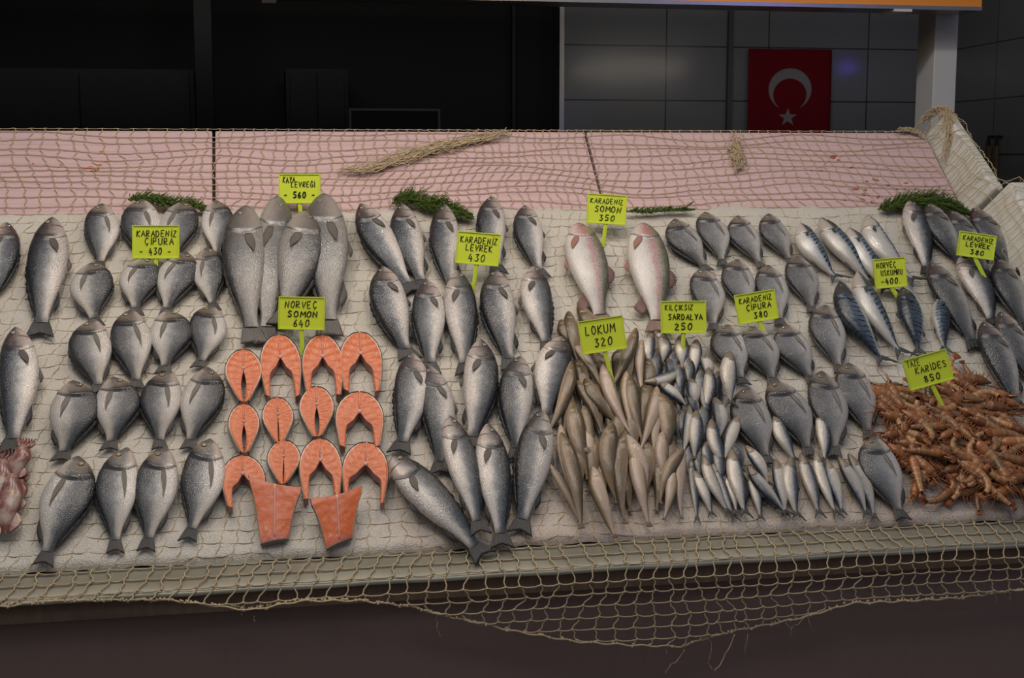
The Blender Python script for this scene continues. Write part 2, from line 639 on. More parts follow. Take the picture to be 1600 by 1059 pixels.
# ------------------------------------------------------------------ counter
ctr = empty('stall_counter', 'long brown fish counter with a grey metal front edge', 'counter', Matrix.Translation((0, 0, 0)))
XA, XE = -2.0, 2.45
b = MB()
b.box((XA, YL+.035, 0), (XE, YL+.06, ZL-.045)); b.build('front_panel', M['brown'], ctr)
b = MB(); b.box((XA, YL+.012, ZL-.05), (XE, YL+.06, ZL-.003)); b.build('front_plank', M['plank'], ctr)
b = MB()
rows = []
for h, (y, z) in enumerate([(Y0+.05, Z0+.005), (Y0+.004, Z0-.022), (Y0-.002, Z0-.014), (YL+.004, ZL+.0025), (YL, ZL), (YL, ZL-.007)]):
    rows.append([(XA+(XE-XA)*j/60, y, z+.0012*sin(j*1.7)) for j in range(61)])
b.sheet(rows, .002, Vector((0, -.5, .86))); b.build('metal_edge', M['flange'], ctr, True)
b = MB()
pp = [slope(0, .02, -.07), slope(0, LTOP-.01, -.07), slope(0, LTOP-.01, -.045), slope(0, .02, -.045)]
b.hexa([(XA, p.y, p.z) for p in pp]+[(XR+.03, p.y, p.z) for p in pp]); b.build('sloping_bed', M['plank'], ctr)
b = MB(); t0 = slope(0, LTOP-.03, -.07); b.box((XA, t0.y-.02, 0), (XR+.03, t0.y+.01, t0.z)); b.build('back_panel', M['plank'], ctr)
for sx in (XA, XR):
    b = MB(); b.box((sx, YL+.06, 0), (sx+.03, t0.y-.02, .62)); b.build('end_panel', M['plank'], ctr)

# pink foam boards
JX = [-1.95, -.092, .998, XR]
names = ['pink foam board at the left with orange scraps stuck on it', 'pink foam board in the middle behind the large grey fish and bass',
         'pink foam board at the right with reddish stains, beside the white foam side']
boards = []
for i in range(3):
    x0, x1 = JX[i]+.004, JX[i+1]-.004
    mw = Matrix(((1, 0, 0, 0), (0, BU.y, BN.y, Y0), (0, BU.z, BN.z, Z0), (0, 0, 0, 1)))
    b = MB()
    b.hexa([(x0, LBED-.12, -.043), (x1, LBED-.12, -.043), (x1, LTOP, -.043), (x0, LTOP, -.043),
            (x0, LBED-.12, -.012), (x1, LBED-.12, -.012), (x1, LTOP, -.012), (x0, LTOP, -.012)])
    o = b.build('foam_board', M['pink']); o.matrix_world = mw
    mod = o.modifiers.new('bevel', 'BEVEL'); mod.width = .004; mod.segments = 2
    tag(o, names[i], 'foam board', 'pink foam boards along the back'); boards.append(o)
M['scrap'] = plain('dried_orange_scrap', (.40, .10, .03), .5)
M['stain'] = plain('dried_red_stain', (.30, .09, .06), .6)


def scraps(board, spots, mat, name):
    inv = board.matrix_world.inverted()
    for (px, py, w, h, a) in spots:
        b = MB()
        p = inv @ bed(px, py, -.012); k = depth(board.matrix_world @ p)/FPX
        n = 9; ring = []
        for j in range(n):
            th = 2*pi*j/n; rr_ = .7+.5*random.random()
            x, y = w/2*k*cos(th)*rr_, h/2*k*1.4*sin(th)*rr_
            ring.append((p.x+x*cos(a)-y*sin(a), p.y+x*sin(a)+y*cos(a), -.0118))
        b.add(ring+[(p.x, p.y, -.010)], [(j, (j+1) % n, n) for j in range(n)])
        b.build(name, mat, board)


scraps(boards[0], [(140, 262, 18, 5, .1), (148, 266, 16, 6, .5), (155, 258, 10, 4, -.3), (132, 264, 9, 3, 0), (95, 258, 5, 3, 0), (158, 238, 6, 4, 1), (52, 256, 4, 3, 0), (166, 253, 9, 2, .2)], M['scrap'], 'scrap')
sp = [(1336, 296, 16, 4, 0), (1352, 297, 9, 4, .5), (1349, 304, 8, 4, .2), (1348, 312, 8, 8, .6), (1362, 316, 5, 5, 0), (1388, 290, 8, 4, 0), (1400, 296, 10, 4, 0), (1415, 286, 9, 3, .2), (1368, 281, 14, 5, -.5), (1354, 284, 6, 4, .8), (1330, 262, 7, 3, .3), (1302, 246, 13, 6, .4), (1310, 250, 8, 3, .7), (1283, 266, 7, 3, 0), (1268, 266, 5, 3, 0), (1320, 312, 5, 4, 0), (1311, 328, 6, 4, 0), (1366, 326, 6, 5, 0), (1393, 266, 3, 3, 0), (1372, 308, 9, 3, .8), (1414, 296, 6, 3, 0), (1424, 304, 6, 3, .2)]
scraps(boards[2], sp, M['stain'], 'stain')

# crushed ice
b = MB()
rows = []
NX, NV = 330, 96
for i in range(NV+1):
    v = -.004+(LBED+.02)*i/NV
    row = []
    for j in range(NX+1):
        x = XA+.02+(XR+.02-XA-.02)*j/NX
        h = .004*noise.noise(Vector((x*5, v*5, 0)))+.0035*noise.noise(Vector((x*22, v*22, 3)))+.002*noise.noise(Vector((x*70, v*70, 5)))-.004
        vv = v
        if i >= NV-2:
            vv += .012*noise.noise(Vector((x*9, 2, 0)))+.006*noise.noise(Vector((x*40, 2, 0))); h -= .006*(i-NV+2)
        if i == 0: h -= .012
        if i <= 2: vv += .006*noise.noise(Vector((x*14, 7, 0)))
        row.append(slope(x, vv, h))
    rows.append(row)
b.grid(rows)
base = [[slope(XA+.02+(XR-XA)*j/8, v, -.040) for j in range(9)] for v in (.03, LBED-.13)]
b.grid(base, flip=True)
o = b.build('ice_bed', M['ice'], None, True)
tag(o, 'sloping bed of crushed white ice under all the fish', 'ice', kind='stuff')

# white foam side boards at the right end
r = empty('foam_side_board', 'tall white foam board closing the right end of the stall, under the net', 'foam board', Matrix.Translation((0, 0, 0)))
def sidepoly(v0, v1, h0, h1, x, lean, th):
    p = []
    for xx, dx in ((x, 0), (x+th, 0)):
        p += [slope(xx, v0, -.03), slope(xx, v1, -.03), slope(xx+lean*h1, v1, h1), slope(xx+lean*h0, v0, h0)]
    return p
def solid(p, sub=1):
    q = MB(); q.add(p, [(0, 1, 2, 3), (7, 6, 5, 4), (0, 4, 5, 1), (1, 5, 6, 2), (2, 6, 7, 3), (3, 7, 4, 0)]); return q
o = solid(sidepoly(LBED-.03, LTOP+.012, .095, .068, XR+.004, .45, .035)).build('panel', M['white_foam'], r)
mod = o.modifiers.new('bevel', 'BEVEL'); mod.width = .008; mod.segments = 3
o = tag(solid(sidepoly(.05, LBED-.04, .13, .135, XR+.012, .45, .06)).build('foam_side_board', M['white_foam']),
        'thicker white foam block below the tall side board at the right edge', 'foam board')
mod = o.modifiers.new('bevel', 'BEVEL'); mod.width = .012; mod.segments = 3

# ------------------------------------------------------------------ fishing net
HEM = [(-200, 955), (0, 945), (80, 938), (150, 937), (260, 936), (390, 951), (470, 936), (560, 936), (640, 946), (700, 962), (800, 984), (900, 1000),
       (1000, 1006), (1070, 1008), (1085, 1000), (1140, 986), (1200, 975), (1260, 962), (1330, 940), (1400, 937), (1500, 932), (1600, 920), (1750, 905)]
YN = YL-.012
hem = [(plane_y(px, py, YN).x, plane_y(px, py, YN).z) for px, py in HEM]


def hemz(x):
    if x <= hem[0][0]: return hem[0][1]
    for (xa, za), (xb_, zb_) in zip(hem, hem[1:]):
        if x <= xb_: return za+(zb_-za)*(x-xa)/(xb_-xa)
    return hem[-1][1]


def net_point(x, seg, f):
    # seg: back (hanging behind), pink, ice, edge, hang
    xx = x
    over = max(0.0, x-XR)
    if over > 0 and seg in ('back', 'pink', 'ice', ):
        v = {'back': LTOP, 'pink': LBED+(LTOP-LBED)*(1-f), 'ice': LBED*(1-f)}[seg]
        v = max(v, LBED-.75)
        hx_ = .14 if seg == 'ice' else .07+.03*f if seg == 'pink' else .07
        if over < hx_+.012: return slope(XR-.004+.45*over*.9+(.006 if seg == 'ice' else 0), v, over*.9+.002)
        k = over-hx_-.012
        return slope(XR+.035+(.035 if seg == 'ice' else 0)+min(k, .045), v, hx_+.006-max(0, k-.045))
    if seg == 'back': return slope(x, LTOP+.008, -.012-.05*f)
    if seg == 'pink': return slope(x, LBED+(LTOP+.006-LBED)*(1-f), -.008)
    if seg == 'ice': return slope(x, LBED*(1-f), .0015+.004*noise.noise(Vector((x*5, LBED*(1-f)*5, 0)))+.0035*noise.noise(Vector((x*22, LBED*(1-f)*22, 3)))-.0052)
    if seg == 'edge': return Vector((x, Y0+(YL-.004-Y0)*f, Z0-.006+(ZL+.006-Z0+.006)*f))
    z = max(hemz(x), ZL+.002-f*.19+.006*sin(x*5)*f)
    return Vector((x, YN+.004*sin(x*9+f*3), z))


ROWS = [('back', 1.0), ('back', .0)]+[('pink', i/12) for i in range(1, 13)]+[('ice', i/29) for i in range(1, 30)]+[('edge', .12), ('edge', .5), ('edge', .9)]+[('hang', i/7) for i in range(1, 9)]
US = .0375
ncol = int((XR+.17+2.3)/US)
P = []
for i, (sg, f) in enumerate(ROWS):
    row = []
    for j in range(ncol+1):
        x = -2.15+US*j
        # the net hangs askew at the left, square at the right
        sh = .5*max(0, min(1, (1.0-x)/1.6))
        x += (sh*(len(ROWS)-i)*.030-.40*sh) if sg not in ('back', 'pink') else (sh*(len(ROWS)-14)*.030-.40*sh+.008*(13-i)*sin(x*1.7+1))
        x += .030*noise.noise(Vector((x*3, i*.25, 1)))+.013*noise.noise(Vector((j*.9, i*.9, 4)))
        if sg == 'hang' : x += .004*(1 if i % 2 else -1)
        ff = f+((.016*noise.noise(Vector((x*4, i*.3, 9)))+.009*noise.noise(Vector((j*.8, i*.8, 2)))) if sg == 'ice' else .09*noise.noise(Vector((x*2.2, i*.25, 5)))+.05*noise.noise(Vector((x*4, i*.6, 9))) if sg == 'pink' else 0)
        row.append((x, sg, max(0, min(1, ff)) if sg != 'hang' else f))
    P.append(row)
P3 = [[net_point(*q) for q in row] for row in P]
b = MB()
rad = {'back': .0012, 'pink': .0012, 'ice': .0010, 'edge': .0018, 'hang': .0019}
for i in range(len(ROWS)):
    for j in range(ncol+1):
        sg = ROWS[i][0]
        p = P3[i][j]
        for (i2, j2) in ((i, j+1), (i+1, j)):
            if i2 >= len(ROWS) or j2 > ncol: continue
            q = P3[i2][j2]
            if (q-p).length > .16 or (sg == 'hang' and p.z <= hemz(p.x)+.0005 and q.z <= hemz(q.x)+.0005): continue
            sag = Vector((0, -.25, -1))*(.0035 if i2 == i else 0)*(.6+.8*random.random())
            lat = Vector((1, 0, 0))*(.004*random.choice((-1, 1)) if i2 != i else 0)
            if sg in ('pink', 'ice', 'back'): sag = -BU*sag.length*.8
            pts = [p, p.lerp(q, .3)+sag*.8+lat, p.lerp(q, .7)+sag*.8-lat*.5, q]
            b.tube(pts, rad[sg], 4, cap=False)
        if sg in ('edge', 'hang') : b.ball(p, .0032, .0028, .0034, 6, 4)
# double selvedge along the hem, with knots
hp = [net_point(-2.0+.012*k, 'hang', 1.3)+Vector((0, -.002, -.002+.002*sin(k*1.3))) for k in range(365)]
b.tube(hp, .0022, 5)
for k in range(0, 365, 4):
    if random.random() < .6: b.ball(hp[k]+Vector((0, -.002, 0)), .005*random.uniform(.6, 1), .004, .004, 6, 4)
netm = b.build('fishing_net', M['net'], None, True)
tag(netm, 'beige fishing net draped over the boards, the ice and the counter front', 'net')


def gather(pts, wid, n, seed):
    rnd = random.Random(seed)
    b = MB()
    C_ = [bed(px, py, 0) for px, py in pts]
    for k in range(n):
        off = [Vector((rnd.gauss(0, 1), 0, 0))*wid*.5+BU*rnd.gauss(0, wid*.5)+BN*abs(rnd.gauss(0, .004)) for _ in C_]
        a0 = rnd.uniform(0, .45); a1 = rnd.uniform(.55, 1)
        line = []
        for s_ in range(30):
            t = (a0+(a1-a0)*s_/29)*(len(C_)-1); i0 = min(int(t), len(C_)-2); f = t-i0
            p = (C_[i0]+off[i0]).lerp(C_[i0+1]+off[i0+1], f)
            line.append(p+Vector((rnd.gauss(0, .003), 0, 0))+BU*rnd.gauss(0, .003)+BN*(.002*sin(s_*1.1+k)))
        b.tube(line, .0012, 4)
    b.build('gathered_twine', M['net'], netm, True)


gather([(520, 270), (580, 262), (640, 243), (700, 226), (760, 214), (800, 206)], .026, 60, 1)
gather([(1152, 205), (1150, 230), (1153, 250), (1158, 268)], .028, 34, 2)
gather([(1395, 204), (1425, 205), (1445, 215)], .012, 16, 3)


def free_gather(pts, wid, n, seed):
    rnd = random.Random(seed); b = MB()
    for k in range(n):
        off = Vector((rnd.gauss(0, wid), rnd.gauss(0, wid*.4), rnd.gauss(0, wid*.5)))
        a0, a1 = rnd.uniform(0, .3), rnd.uniform(.6, 1); line = []
        for s_ in range(24):
            t = (a0+(a1-a0)*s_/23)*(len(pts)-1); i0 = min(int(t), len(pts)-2); f = t-i0
            line.append(pts[i0].lerp(pts[i0+1], f)+off+Vector((rnd.gauss(0, .002), rnd.gauss(0, .001), rnd.gauss(0, .002))))
        b.tube(line, .0012, 4)
    b.build('gathered_twine', M['net'], netm, True)


free_gather([slope(XR-.04, LTOP+.01, .01), slope(XR+.02, LTOP+.02, .07), slope(XR+.035, LTOP, .085), slope(XR+.025, LTOP-.08, .06), slope(XR-.005, LTOP-.16, .01)], .009, 46, 4)


def thread(pts, rr_=.0007):
    b = MB(); w = [plane_y(x, y, YN-.002) for x, y in pts]
    line = []
    for a_, c_ in zip(w, w[1:]):
        for s_ in range(4): line.append(a_.lerp(c_, s_/4)+Vector((random.gauss(0, .0012), random.gauss(0, .002), random.gauss(0, .001))))
    line.append(w[-1]); b.tube(line, rr_, 4); b.build('loose_thread', M['net'], netm, True)


thread([(684, 955), (682, 970), (683, 985), (690, 993)])
thread([(1070, 1015), (1060, 1030), (1045, 1040), (1040, 1052)], .001)
thread([(1148, 990), (1140, 1010), (1128, 1035), (1116, 1048)], .0016)
thread([(1103, 985), (1112, 1010), (1108, 1035), (1112, 1047)])
thread([(1224, 968), (1236, 980), (1246, 975), (1260, 962)])
thread([(1236, 980), (1236, 992)])
thread([(1168, 990), (1164, 1022)])
thread([(1260, 962), (1268, 979)])
thread([(1040, 1010), (1042, 1022)])
thread([(375, 951), (378, 962)]); thread([(396, 962), (397, 972)])
thread([(1556, 926), (1558, 942)]); thread([(1577, 925), (1578, 940)])

# ------------------------------------------------------------------ fish
def ev(tab, t):
    for (a_, c_) in zip(tab, tab[1:]):
        if t <= c_[0]:
            k = (t-a_[0])/(c_[0]-a_[0]) if c_[0] > a_[0] else 0
            return [x+(y-x)*k for x, y in zip(a_[1:], c_[1:])]
    return list(tab[-1][1:])


def smoothtab(tab, n=60):
    # resample with a smoothing pass so that the outline has no corners
    t1 = tab[-1][0]
    ts = [t1*(i/n)**1.15 for i in range(n+1)]
    vals = [ev(tab, t) for t in ts]
    for _ in range(2):
        vals = [vals[0]]+[[(a_+2*c_+d_)/4 for a_, c_, d_ in zip(vals[i-1], vals[i], vals[i+1])] for i in range(1, n)]+[vals[n]]
    return [(t, *v) for t, v in zip(ts, vals)]


SPEC = {}
SPEC['bream'] = dict(L=.27, W=.095, gill=.255, gk=.05, op=.07, tail=(.155, .21, .34), tab=[(0, 0.02, 0.06, 0.06), (0.02, 0.12, 0.13, 0.085), (0.05, 0.22, 0.18, 0.11), (0.1, 0.34, 0.26, 0.135), (0.17, 0.45, 0.35, 0.155), (0.26, 0.52, 0.42, 0.17), (0.36, 0.54, 0.46, 0.175), (0.46, 0.51, 0.46, 0.17), (0.56, 0.42, 0.4, 0.15), (0.66, 0.3, 0.3, 0.115), (0.75, 0.185, 0.185, 0.08), (0.82, 0.12, 0.12, 0.055), (0.87, 0.11, 0.11, 0.035)],
                     eye=(.095, .36, .012), pec=(.265, -.22, .27, .12, -.12), dors=(.24, .80, .05), anal=(.60, .74, .03))
SPEC['bass'] = dict(L=.33, W=.078, gill=.245, gk=.045, op=.06, tail=(.145, .34, .36), tab=[(0, 0.03, 0.07, 0.07), (0.02, 0.12, 0.15, 0.11), (0.05, 0.19, 0.22, 0.15), (0.1, 0.3, 0.32, 0.19), (0.17, 0.4, 0.42, 0.225), (0.26, 0.47, 0.49, 0.25), (0.36, 0.49, 0.51, 0.255), (0.48, 0.46, 0.49, 0.24), (0.6, 0.38, 0.41, 0.2), (0.7, 0.29, 0.3, 0.15), (0.79, 0.2, 0.2, 0.105), (0.84, 0.165, 0.165, 0.075), (0.88, 0.17, 0.17, 0.045)],
                    eye=(.075, .30, .010), pec=(.245, -.22, .13, .16, -.15), dors=(.30, .80, .07), anal=(.63, .73, .07))
SPEC['meagre'] = dict(L=.40, W=.105, gill=.255, gk=.05, op=.05, tail=(.125, .30, .12), tab=[(0, 0.05, 0.09, 0.07), (0.02, 0.16, 0.17, 0.12), (0.06, 0.27, 0.26, 0.16), (0.12, 0.39, 0.36, 0.205), (0.2, 0.46, 0.44, 0.24), (0.3, 0.49, 0.5, 0.255), (0.42, 0.48, 0.5, 0.25), (0.55, 0.41, 0.43, 0.22), (0.67, 0.31, 0.31, 0.165), (0.77, 0.21, 0.21, 0.12), (0.84, 0.16, 0.16, 0.085), (0.89, 0.17, 0.17, 0.05)],
                      eye=(.09, .34, .010), pec=(.27, -.2, .15, .17, -.12), dors=(.30, .84, .05), anal=(.62, .74, .10))
SPEC['trout'] = dict(L=.36, W=.105, gill=.20, gk=.05, op=.05, tail=(.13, .34, .2), tab=[(0, 0.05, 0.08, 0.07), (0.02, 0.14, 0.17, 0.12), (0.06, 0.24, 0.26, 0.16), (0.12, 0.34, 0.37, 0.21), (0.2, 0.42, 0.46, 0.25), (0.32, 0.47, 0.52, 0.27), (0.45, 0.46, 0.52, 0.26), (0.58, 0.39, 0.44, 0.22), (0.7, 0.28, 0.32, 0.165), (0.8, 0.18, 0.2, 0.11), (0.86, 0.15, 0.16, 0.08), (0.89, 0.16, 0.17, 0.05)],
                     eye=(.065, .25, .008), pec=(.195, -.45, .13, .15, -.15), dors=(.42, .60, .16), anal=(.68, .78, .20))
SPEC['mackerel'] = dict(L=.33, W=.056, gill=.235, gk=.03, op=.05, tail=(.13, .48, .85), tab=[(0, 0.02, 0.03, 0.06), (0.03, 0.12, 0.14, 0.12), (0.08, 0.25, 0.27, 0.19), (0.15, 0.37, 0.39, 0.26), (0.25, 0.46, 0.47, 0.31), (0.37, 0.5, 0.5, 0.33), (0.5, 0.46, 0.46, 0.31), (0.62, 0.36, 0.36, 0.25), (0.74, 0.23, 0.23, 0.165), (0.83, 0.11, 0.11, 0.08), (0.89, 0.06, 0.06, 0.04)],
                        eye=(.09, .25, .006), pec=(.24, -.05, .08, .12, -.05), dors=(.34, .45, .10), anal=(.6, .66, .06))
SPEC['sardine'] = dict(L=.14, W=.031, gill=.20, gk=.03, op=.05, tail=(.15, .42, .8), tab=[(0, 0.06, 0.08, 0.08), (0.03, 0.17, 0.18, 0.14), (0.1, 0.3, 0.31, 0.21), (0.2, 0.42, 0.44, 0.28), (0.33, 0.48, 0.52, 0.33), (0.48, 0.47, 0.51, 0.32), (0.6, 0.39, 0.42, 0.27), (0.72, 0.27, 0.28, 0.19), (0.81, 0.16, 0.16, 0.11), (0.87, 0.1, 0.1, 0.06)],
                       eye=(.08, .15, .0042), pec=None, dors=(.42, .55, .10), anal=None)
SPEC['lokum'] = dict(L=.21, W=.040, gill=.17, gk=.02, op=.03, tail=(.08, .20, .0), tab=[(0, .06, .07, .06), (.02, .14, .16, .13), (.06, .24, .25, .22), (.13, .36, .37, .31), (.24, .48, .48, .37), (.36, .50, .50, .38), (.5, .43, .46, .34), (.64, .33, .35, .27), (.78, .22, .23, .17), (.9, .12, .12, .09), (.96, .08, .08, .05)],
                     eye=None, pec=None, dors=None, anal=None)


SPEC['bream2'] = SPEC['bream']; SPEC['bass2'] = SPEC['bass']


def fish_mat(kind0):
    kind = kind0.rstrip('2')
    g = NT({'bream': 'sea_bream_skin', 'bass': 'sea_bass_skin', 'meagre': 'grey_fish_skin', 'trout': 'trout_skin', 'mackerel': 'mackerel_skin', 'sardine': 'sardine_skin', 'lokum': 'tan_fish_skin'}[kind])
    S = SPEC[kind]
    t, d = g.attr('ft'), g.attr('fd')
    rn = g.rnd()
    shift = g.math('MULTIPLY', rn, 37.0)
    ar = S['L']/S['W']
    uv = g.comb(g.math('ADD', g.math('MULTIPLY', t, ar*2), shift), d, shift)
    n1 = g.noise(uv, 2.2, 4)
    n2 = g.noise(uv, 14, 3)
    dd = g.math('ADD', d, g.math('MULTIPLY', g.math('SUBTRACT', n1, .5), .60))
    f = g.math('MULTIPLY_ADD', dd, .5, .5)
    ramps = {
        'bream': [(0, (.70, .67, .64)), (.28, (.60, .58, .56)), (.45, (.40, .40, .40)), (.56, (.19, .205, .225)), (.72, (.05, .06, .078)), (1, (.016, .02, .028))],
        'bass': [(0, (.76, .71, .68)), (.30, (.68, .65, .62)), (.42, (.40, .40, .40)), (.53, (.165, .185, .21)), (.70, (.045, .056, .072)), (1, (.014, .018, .026))],
        'meagre': [(0, (.36, .35, .335)), (.3, (.30, .295, .285)), (.55, (.20, .20, .20)), (.8, (.105, .105, .11)), (1, (.04, .042, .045))],
        'trout': [(0, (.66, .64, .62)), (.3, (.58, .57, .56)), (.46, (.46, .42, .41)), (.56, (.40, .25, .25)), (.68, (.30, .24, .22)), (.78, (.17, .17, .13)), (1, (.07, .075, .05))],
        'mackerel': [(0, (.62, .60, .57)), (.35, (.52, .52, .52)), (.52, (.36, .38, .40)), (.6, (.12, .17, .23)), (.8, (.06, .10, .155)), (1, (.02, .03, .045))],
        'sardine': [(0, (.62, .57, .50)), (.35, (.56, .53, .48)), (.55, (.40, .39, .38)), (.68, (.16, .18, .21)), (.82, (.05, .06, .085)), (1, (.02, .024, .035))],
        'lokum': [(0, (.46, .36, .30)), (.28, (.40, .31, .235)), (.48, (.27, .20, .125)), (.72, (.165, .118, .066)), (1, (.085, .06, .032))]}
    ramps['bream2'] = [(0, (.62, .60, .59)), (.22, (.50, .49, .49)), (.42, (.30, .305, .315)), (.6, (.16, .168, .182)), (.82, (.065, .072, .085)), (1, (.028, .032, .04))]
    ramps['bass2'] = [(0, (.66, .62, .60)), (.22, (.50, .49, .48)), (.40, (.25, .255, .26)), (.58, (.11, .117, .127)), (.8, (.05, .056, .066)), (1, (.022, .026, .033))]
    c = g.ramp(f, ramps[kind0])
    # gill line and head
    tg = g.math('SUBTRACT', S['gill'], g.math('MULTIPLY', g.math('MULTIPLY', d, d), S['gk']*1.6))
    rel = g.math('SUBTRACT', t, tg)
    head = g.step(rel, .004, -.012)
    if kind == 'bream':
        c = g.mix(g.math('MULTIPLY', head, .75), c, g.mix(n1, (.22, .20, .18), (.08, .075, .07)))
        c = g.mix(g.math('MULTIPLY', head, g.step(d, -.15, -.7)), c, (.50, .44, .41))
        c = g.mix(g.math('MULTIPLY', g.band(rel, -.022, .055), g.math('MULTIPLY', g.step(d, -.42, .05), 1.0)), c, (.022, .022, .024))
        c = g.mix(g.math('MULTIPLY', g.math('MULTIPLY', g.band(rel, -.125, .05), g.step(d, -.1, .3)), .5), c, (.36, .27, .14))
        c = g.mix(g.math('MULTIPLY', g.step(g.math('ADD', rel, .2), .035, .0), .7), c, (.10, .095, .09))
        ln = g.math('SINE', g.math('MULTIPLY', d, 62.0))
        c = g.mix(g.math('MULTIPLY', g.ramp(ln, [(.3, 0.0), (1, .5)]), g.step(rel, 0, .04)), c, g.mix(.5, c, (.16, .15, .13)))
        gold = g.math('MULTIPLY', g.step(t, .5, .85), .35)
        c = g.mix(gold, c, g.mix(1.0, c, (1.05, .92, .70), 'MULTIPLY'))
    if kind == 'bass':
        c = g.mix(g.math('MULTIPLY', head, .7), c, g.ramp(f, [(.08, (.54, .46, .43)), (.36, (.24, .21, .195)), (.6, (.075, .07, .07)), (.85, (.035, .036, .04))]))
        c = g.mix(g.math('MULTIPLY', g.band(rel, -.018, .03), g.step(d, -.6, -.1)), c, (.028, .026, .026))
        red = g.math('MULTIPLY', g.math('MULTIPLY', g.band(t, .12, .11), g.step(g.noise(uv, 4, 2), .5, .7)), g.math('MULTIPLY', rn, .7))
        c = g.mix(red, c, (.42, .13, .12))
        c = g.mix(g.math('MULTIPLY', g.band(t, .11, .012), g.step(d, .2, -.3)), c, (.08, .07, .07))
        lat = g.math('SUBTRACT', d, g.math('MULTIPLY_ADD', t, -.22, .34))
        c = g.mix(g.math('MULTIPLY', g.band(lat, 0, .028), g.math('MULTIPLY', g.step(rel, 0, .02), .75)), c, (.07, .07, .075))
    if kind == 'meagre':
        c = g.mix(g.math('MULTIPLY', head, .5), c, g.ramp(f, [(.2, (.30, .27, .25)), (.7, (.09, .085, .08))]))
    if kind == 'trout':
        v = g.vor(uv, 7)
        c = g.mix(g.math('MULTIPLY', g.ramp(v, [(.16, 1.0), (.26, 0.0)]), g.step(d, -.15, .3)), c, (.03, .03, .03))
        c = g.mix(g.math('MULTIPLY', head, .75), c, g.ramp(f, [(.2, (.50, .42, .40)), (.45, (.36, .14, .14)), (.7, (.2, .17, .12)), (1, (.07, .07, .045))]))
    if kind == 'mackerel':
        wv = g.math('SINE', g.math('ADD', g.math('ADD', g.math('MULTIPLY', t, 118.0), g.math('MULTIPLY', d, 5.0)), g.math('MULTIPLY', n1, 9.0)))
        c = g.mix(g.math('MULTIPLY', g.ramp(wv, [(.35, 0.0), (.75, 1.0)]), g.math('MULTIPLY', g.step(d, -.02, .18), g.step(rel, 0, .03))), c, (.012, .016, .024))
        c = g.mix(g.math('MULTIPLY', head, g.step(d, -.2, .3)), c, (.05, .055, .06))
        c = g.mix(g.math('MULTIPLY', head, g.math('MULTIPLY', g.step(d, .1, -.3), .5)), c, (.42, .36, .30))
    if kind == 'sardine':
        c = g.mix(g.math('MULTIPLY', head, .8), c, g.mix(n1, (.05, .045, .04), (.27, .19, .10)))
        c = g.mix(g.math('MULTIPLY', g.band(g.math('SUBTRACT', d, .34), 0, .12), g.step(rel, .0, .03)), c, g.mix(.5, c, (.10, .14, .19)))
    if kind == 'lokum':
        c = g.mix(g.math('MULTIPLY', g.band(d, -.02, .035), .5), c, (.12, .085, .055))
        c = g.mix(g.ramp(n2, [(.5, 0.0), (.75, .35)]), c, (.10, .07, .045))
    if kind not in ('lokum',):
        c = g.mix(g.math('MULTIPLY', g.band(rel, .004, .010), .8), c, (.05, .047, .047))
        c = g.mix(g.math('MULTIPLY', g.band(g.math('SUBTRACT', t, .02), g.math('MULTIPLY', d, -.03), .006), g.step(t, .07, .05)), c, (.06, .05, .05))
    if kind in ('bream', 'bass'):
        c = g.mix(g.math('MULTIPLY', g.step(t, .82, .885), .75), c, (.06, .062, .066))
    spk = g.noise(uv, {'lokum': 9, 'sardine': 22}.get(kind, 46), 2, .7)
    c = g.mix({'lokum': .35, 'mackerel': .3, 'trout': .4}.get(kind, .8), c, g.mix(1.0, c, g.ramp(spk, [(.32, (.45, .46, .48)), (.5, (.95, .95, .95)), (.70, (1.0, 1.0, 1.0))]), 'MULTIPLY'))
    c = g.mix(g.math('MULTIPLY', g.step(spk, .58, .72), {'lokum': .1, 'mackerel': .12, 'trout': .2}.get(kind, .30)), c, (.62, .63, .63))
    # a wet, finely scaled surface
    fr = {'bream': (92, 25), 'bass': (84, 21), 'meagre': (62, 19), 'trout': (110, 30), 'mackerel': (110, 20), 'sardine': (40, 10), 'lokum': (30, 6)}[kind]
    suv = g.comb(g.math('MULTIPLY', t, fr[0]*1.0), g.math('MULTIPLY', d, fr[1]*1.0), shift)
    sv = g.vor(suv, 1.0)
    sc = g.math('MULTIPLY', g.step(rel, -.01, .03), 1.0)
    amt = {'bream': .22, 'bass': .42, 'meagre': .40, 'trout': .15, 'mackerel': .08, 'sardine': .2, 'lokum': .05}[kind]
    c = g.mix(g.math('MULTIPLY', g.math('MULTIPLY', g.ramp(sv, [(.25, 0.0), (.7, 1.0)]), sc), amt), c, g.mix(1.0, c, (.25, .25, .27), 'MULTIPLY'))
    br = g.math('MULTIPLY_ADD', rn, .30, .86)
    c = g.mix(1.0, c, g.comb(br, br, br), 'MULTIPLY')
    hgt = g.math('ADD', g.math('MULTIPLY', sv, sc), g.math('MULTIPLY', n2, .8))
    g.bump(hgt, {'lokum': .2, 'trout': .4, 'mackerel': .2, 'sardine': .25}.get(kind, .45), .0016)
    rough = g.ramp(g.noise(uv, 20, 2), [(.3, .13), (.7, .38)])
    return g.out(c, rough, {'lokum': 0.0, 'meagre': .12, 'trout': .08}.get(kind, .14), .7)


FM = {k: fish_mat(k) for k in SPEC}


def mat_fin(name, a, b_, alpha=1.0):
    g = NT(name)
    w = g.math('SINE', g.math('MULTIPLY', g.attr('fd'), 60.0))
    c = g.mix(g.ramp(w, [(.3, 0.0), (.9, 1.0)]), a, b_)
    g.bump(w, .4, .0006)
    return g.out(c, .38, 0, .5)


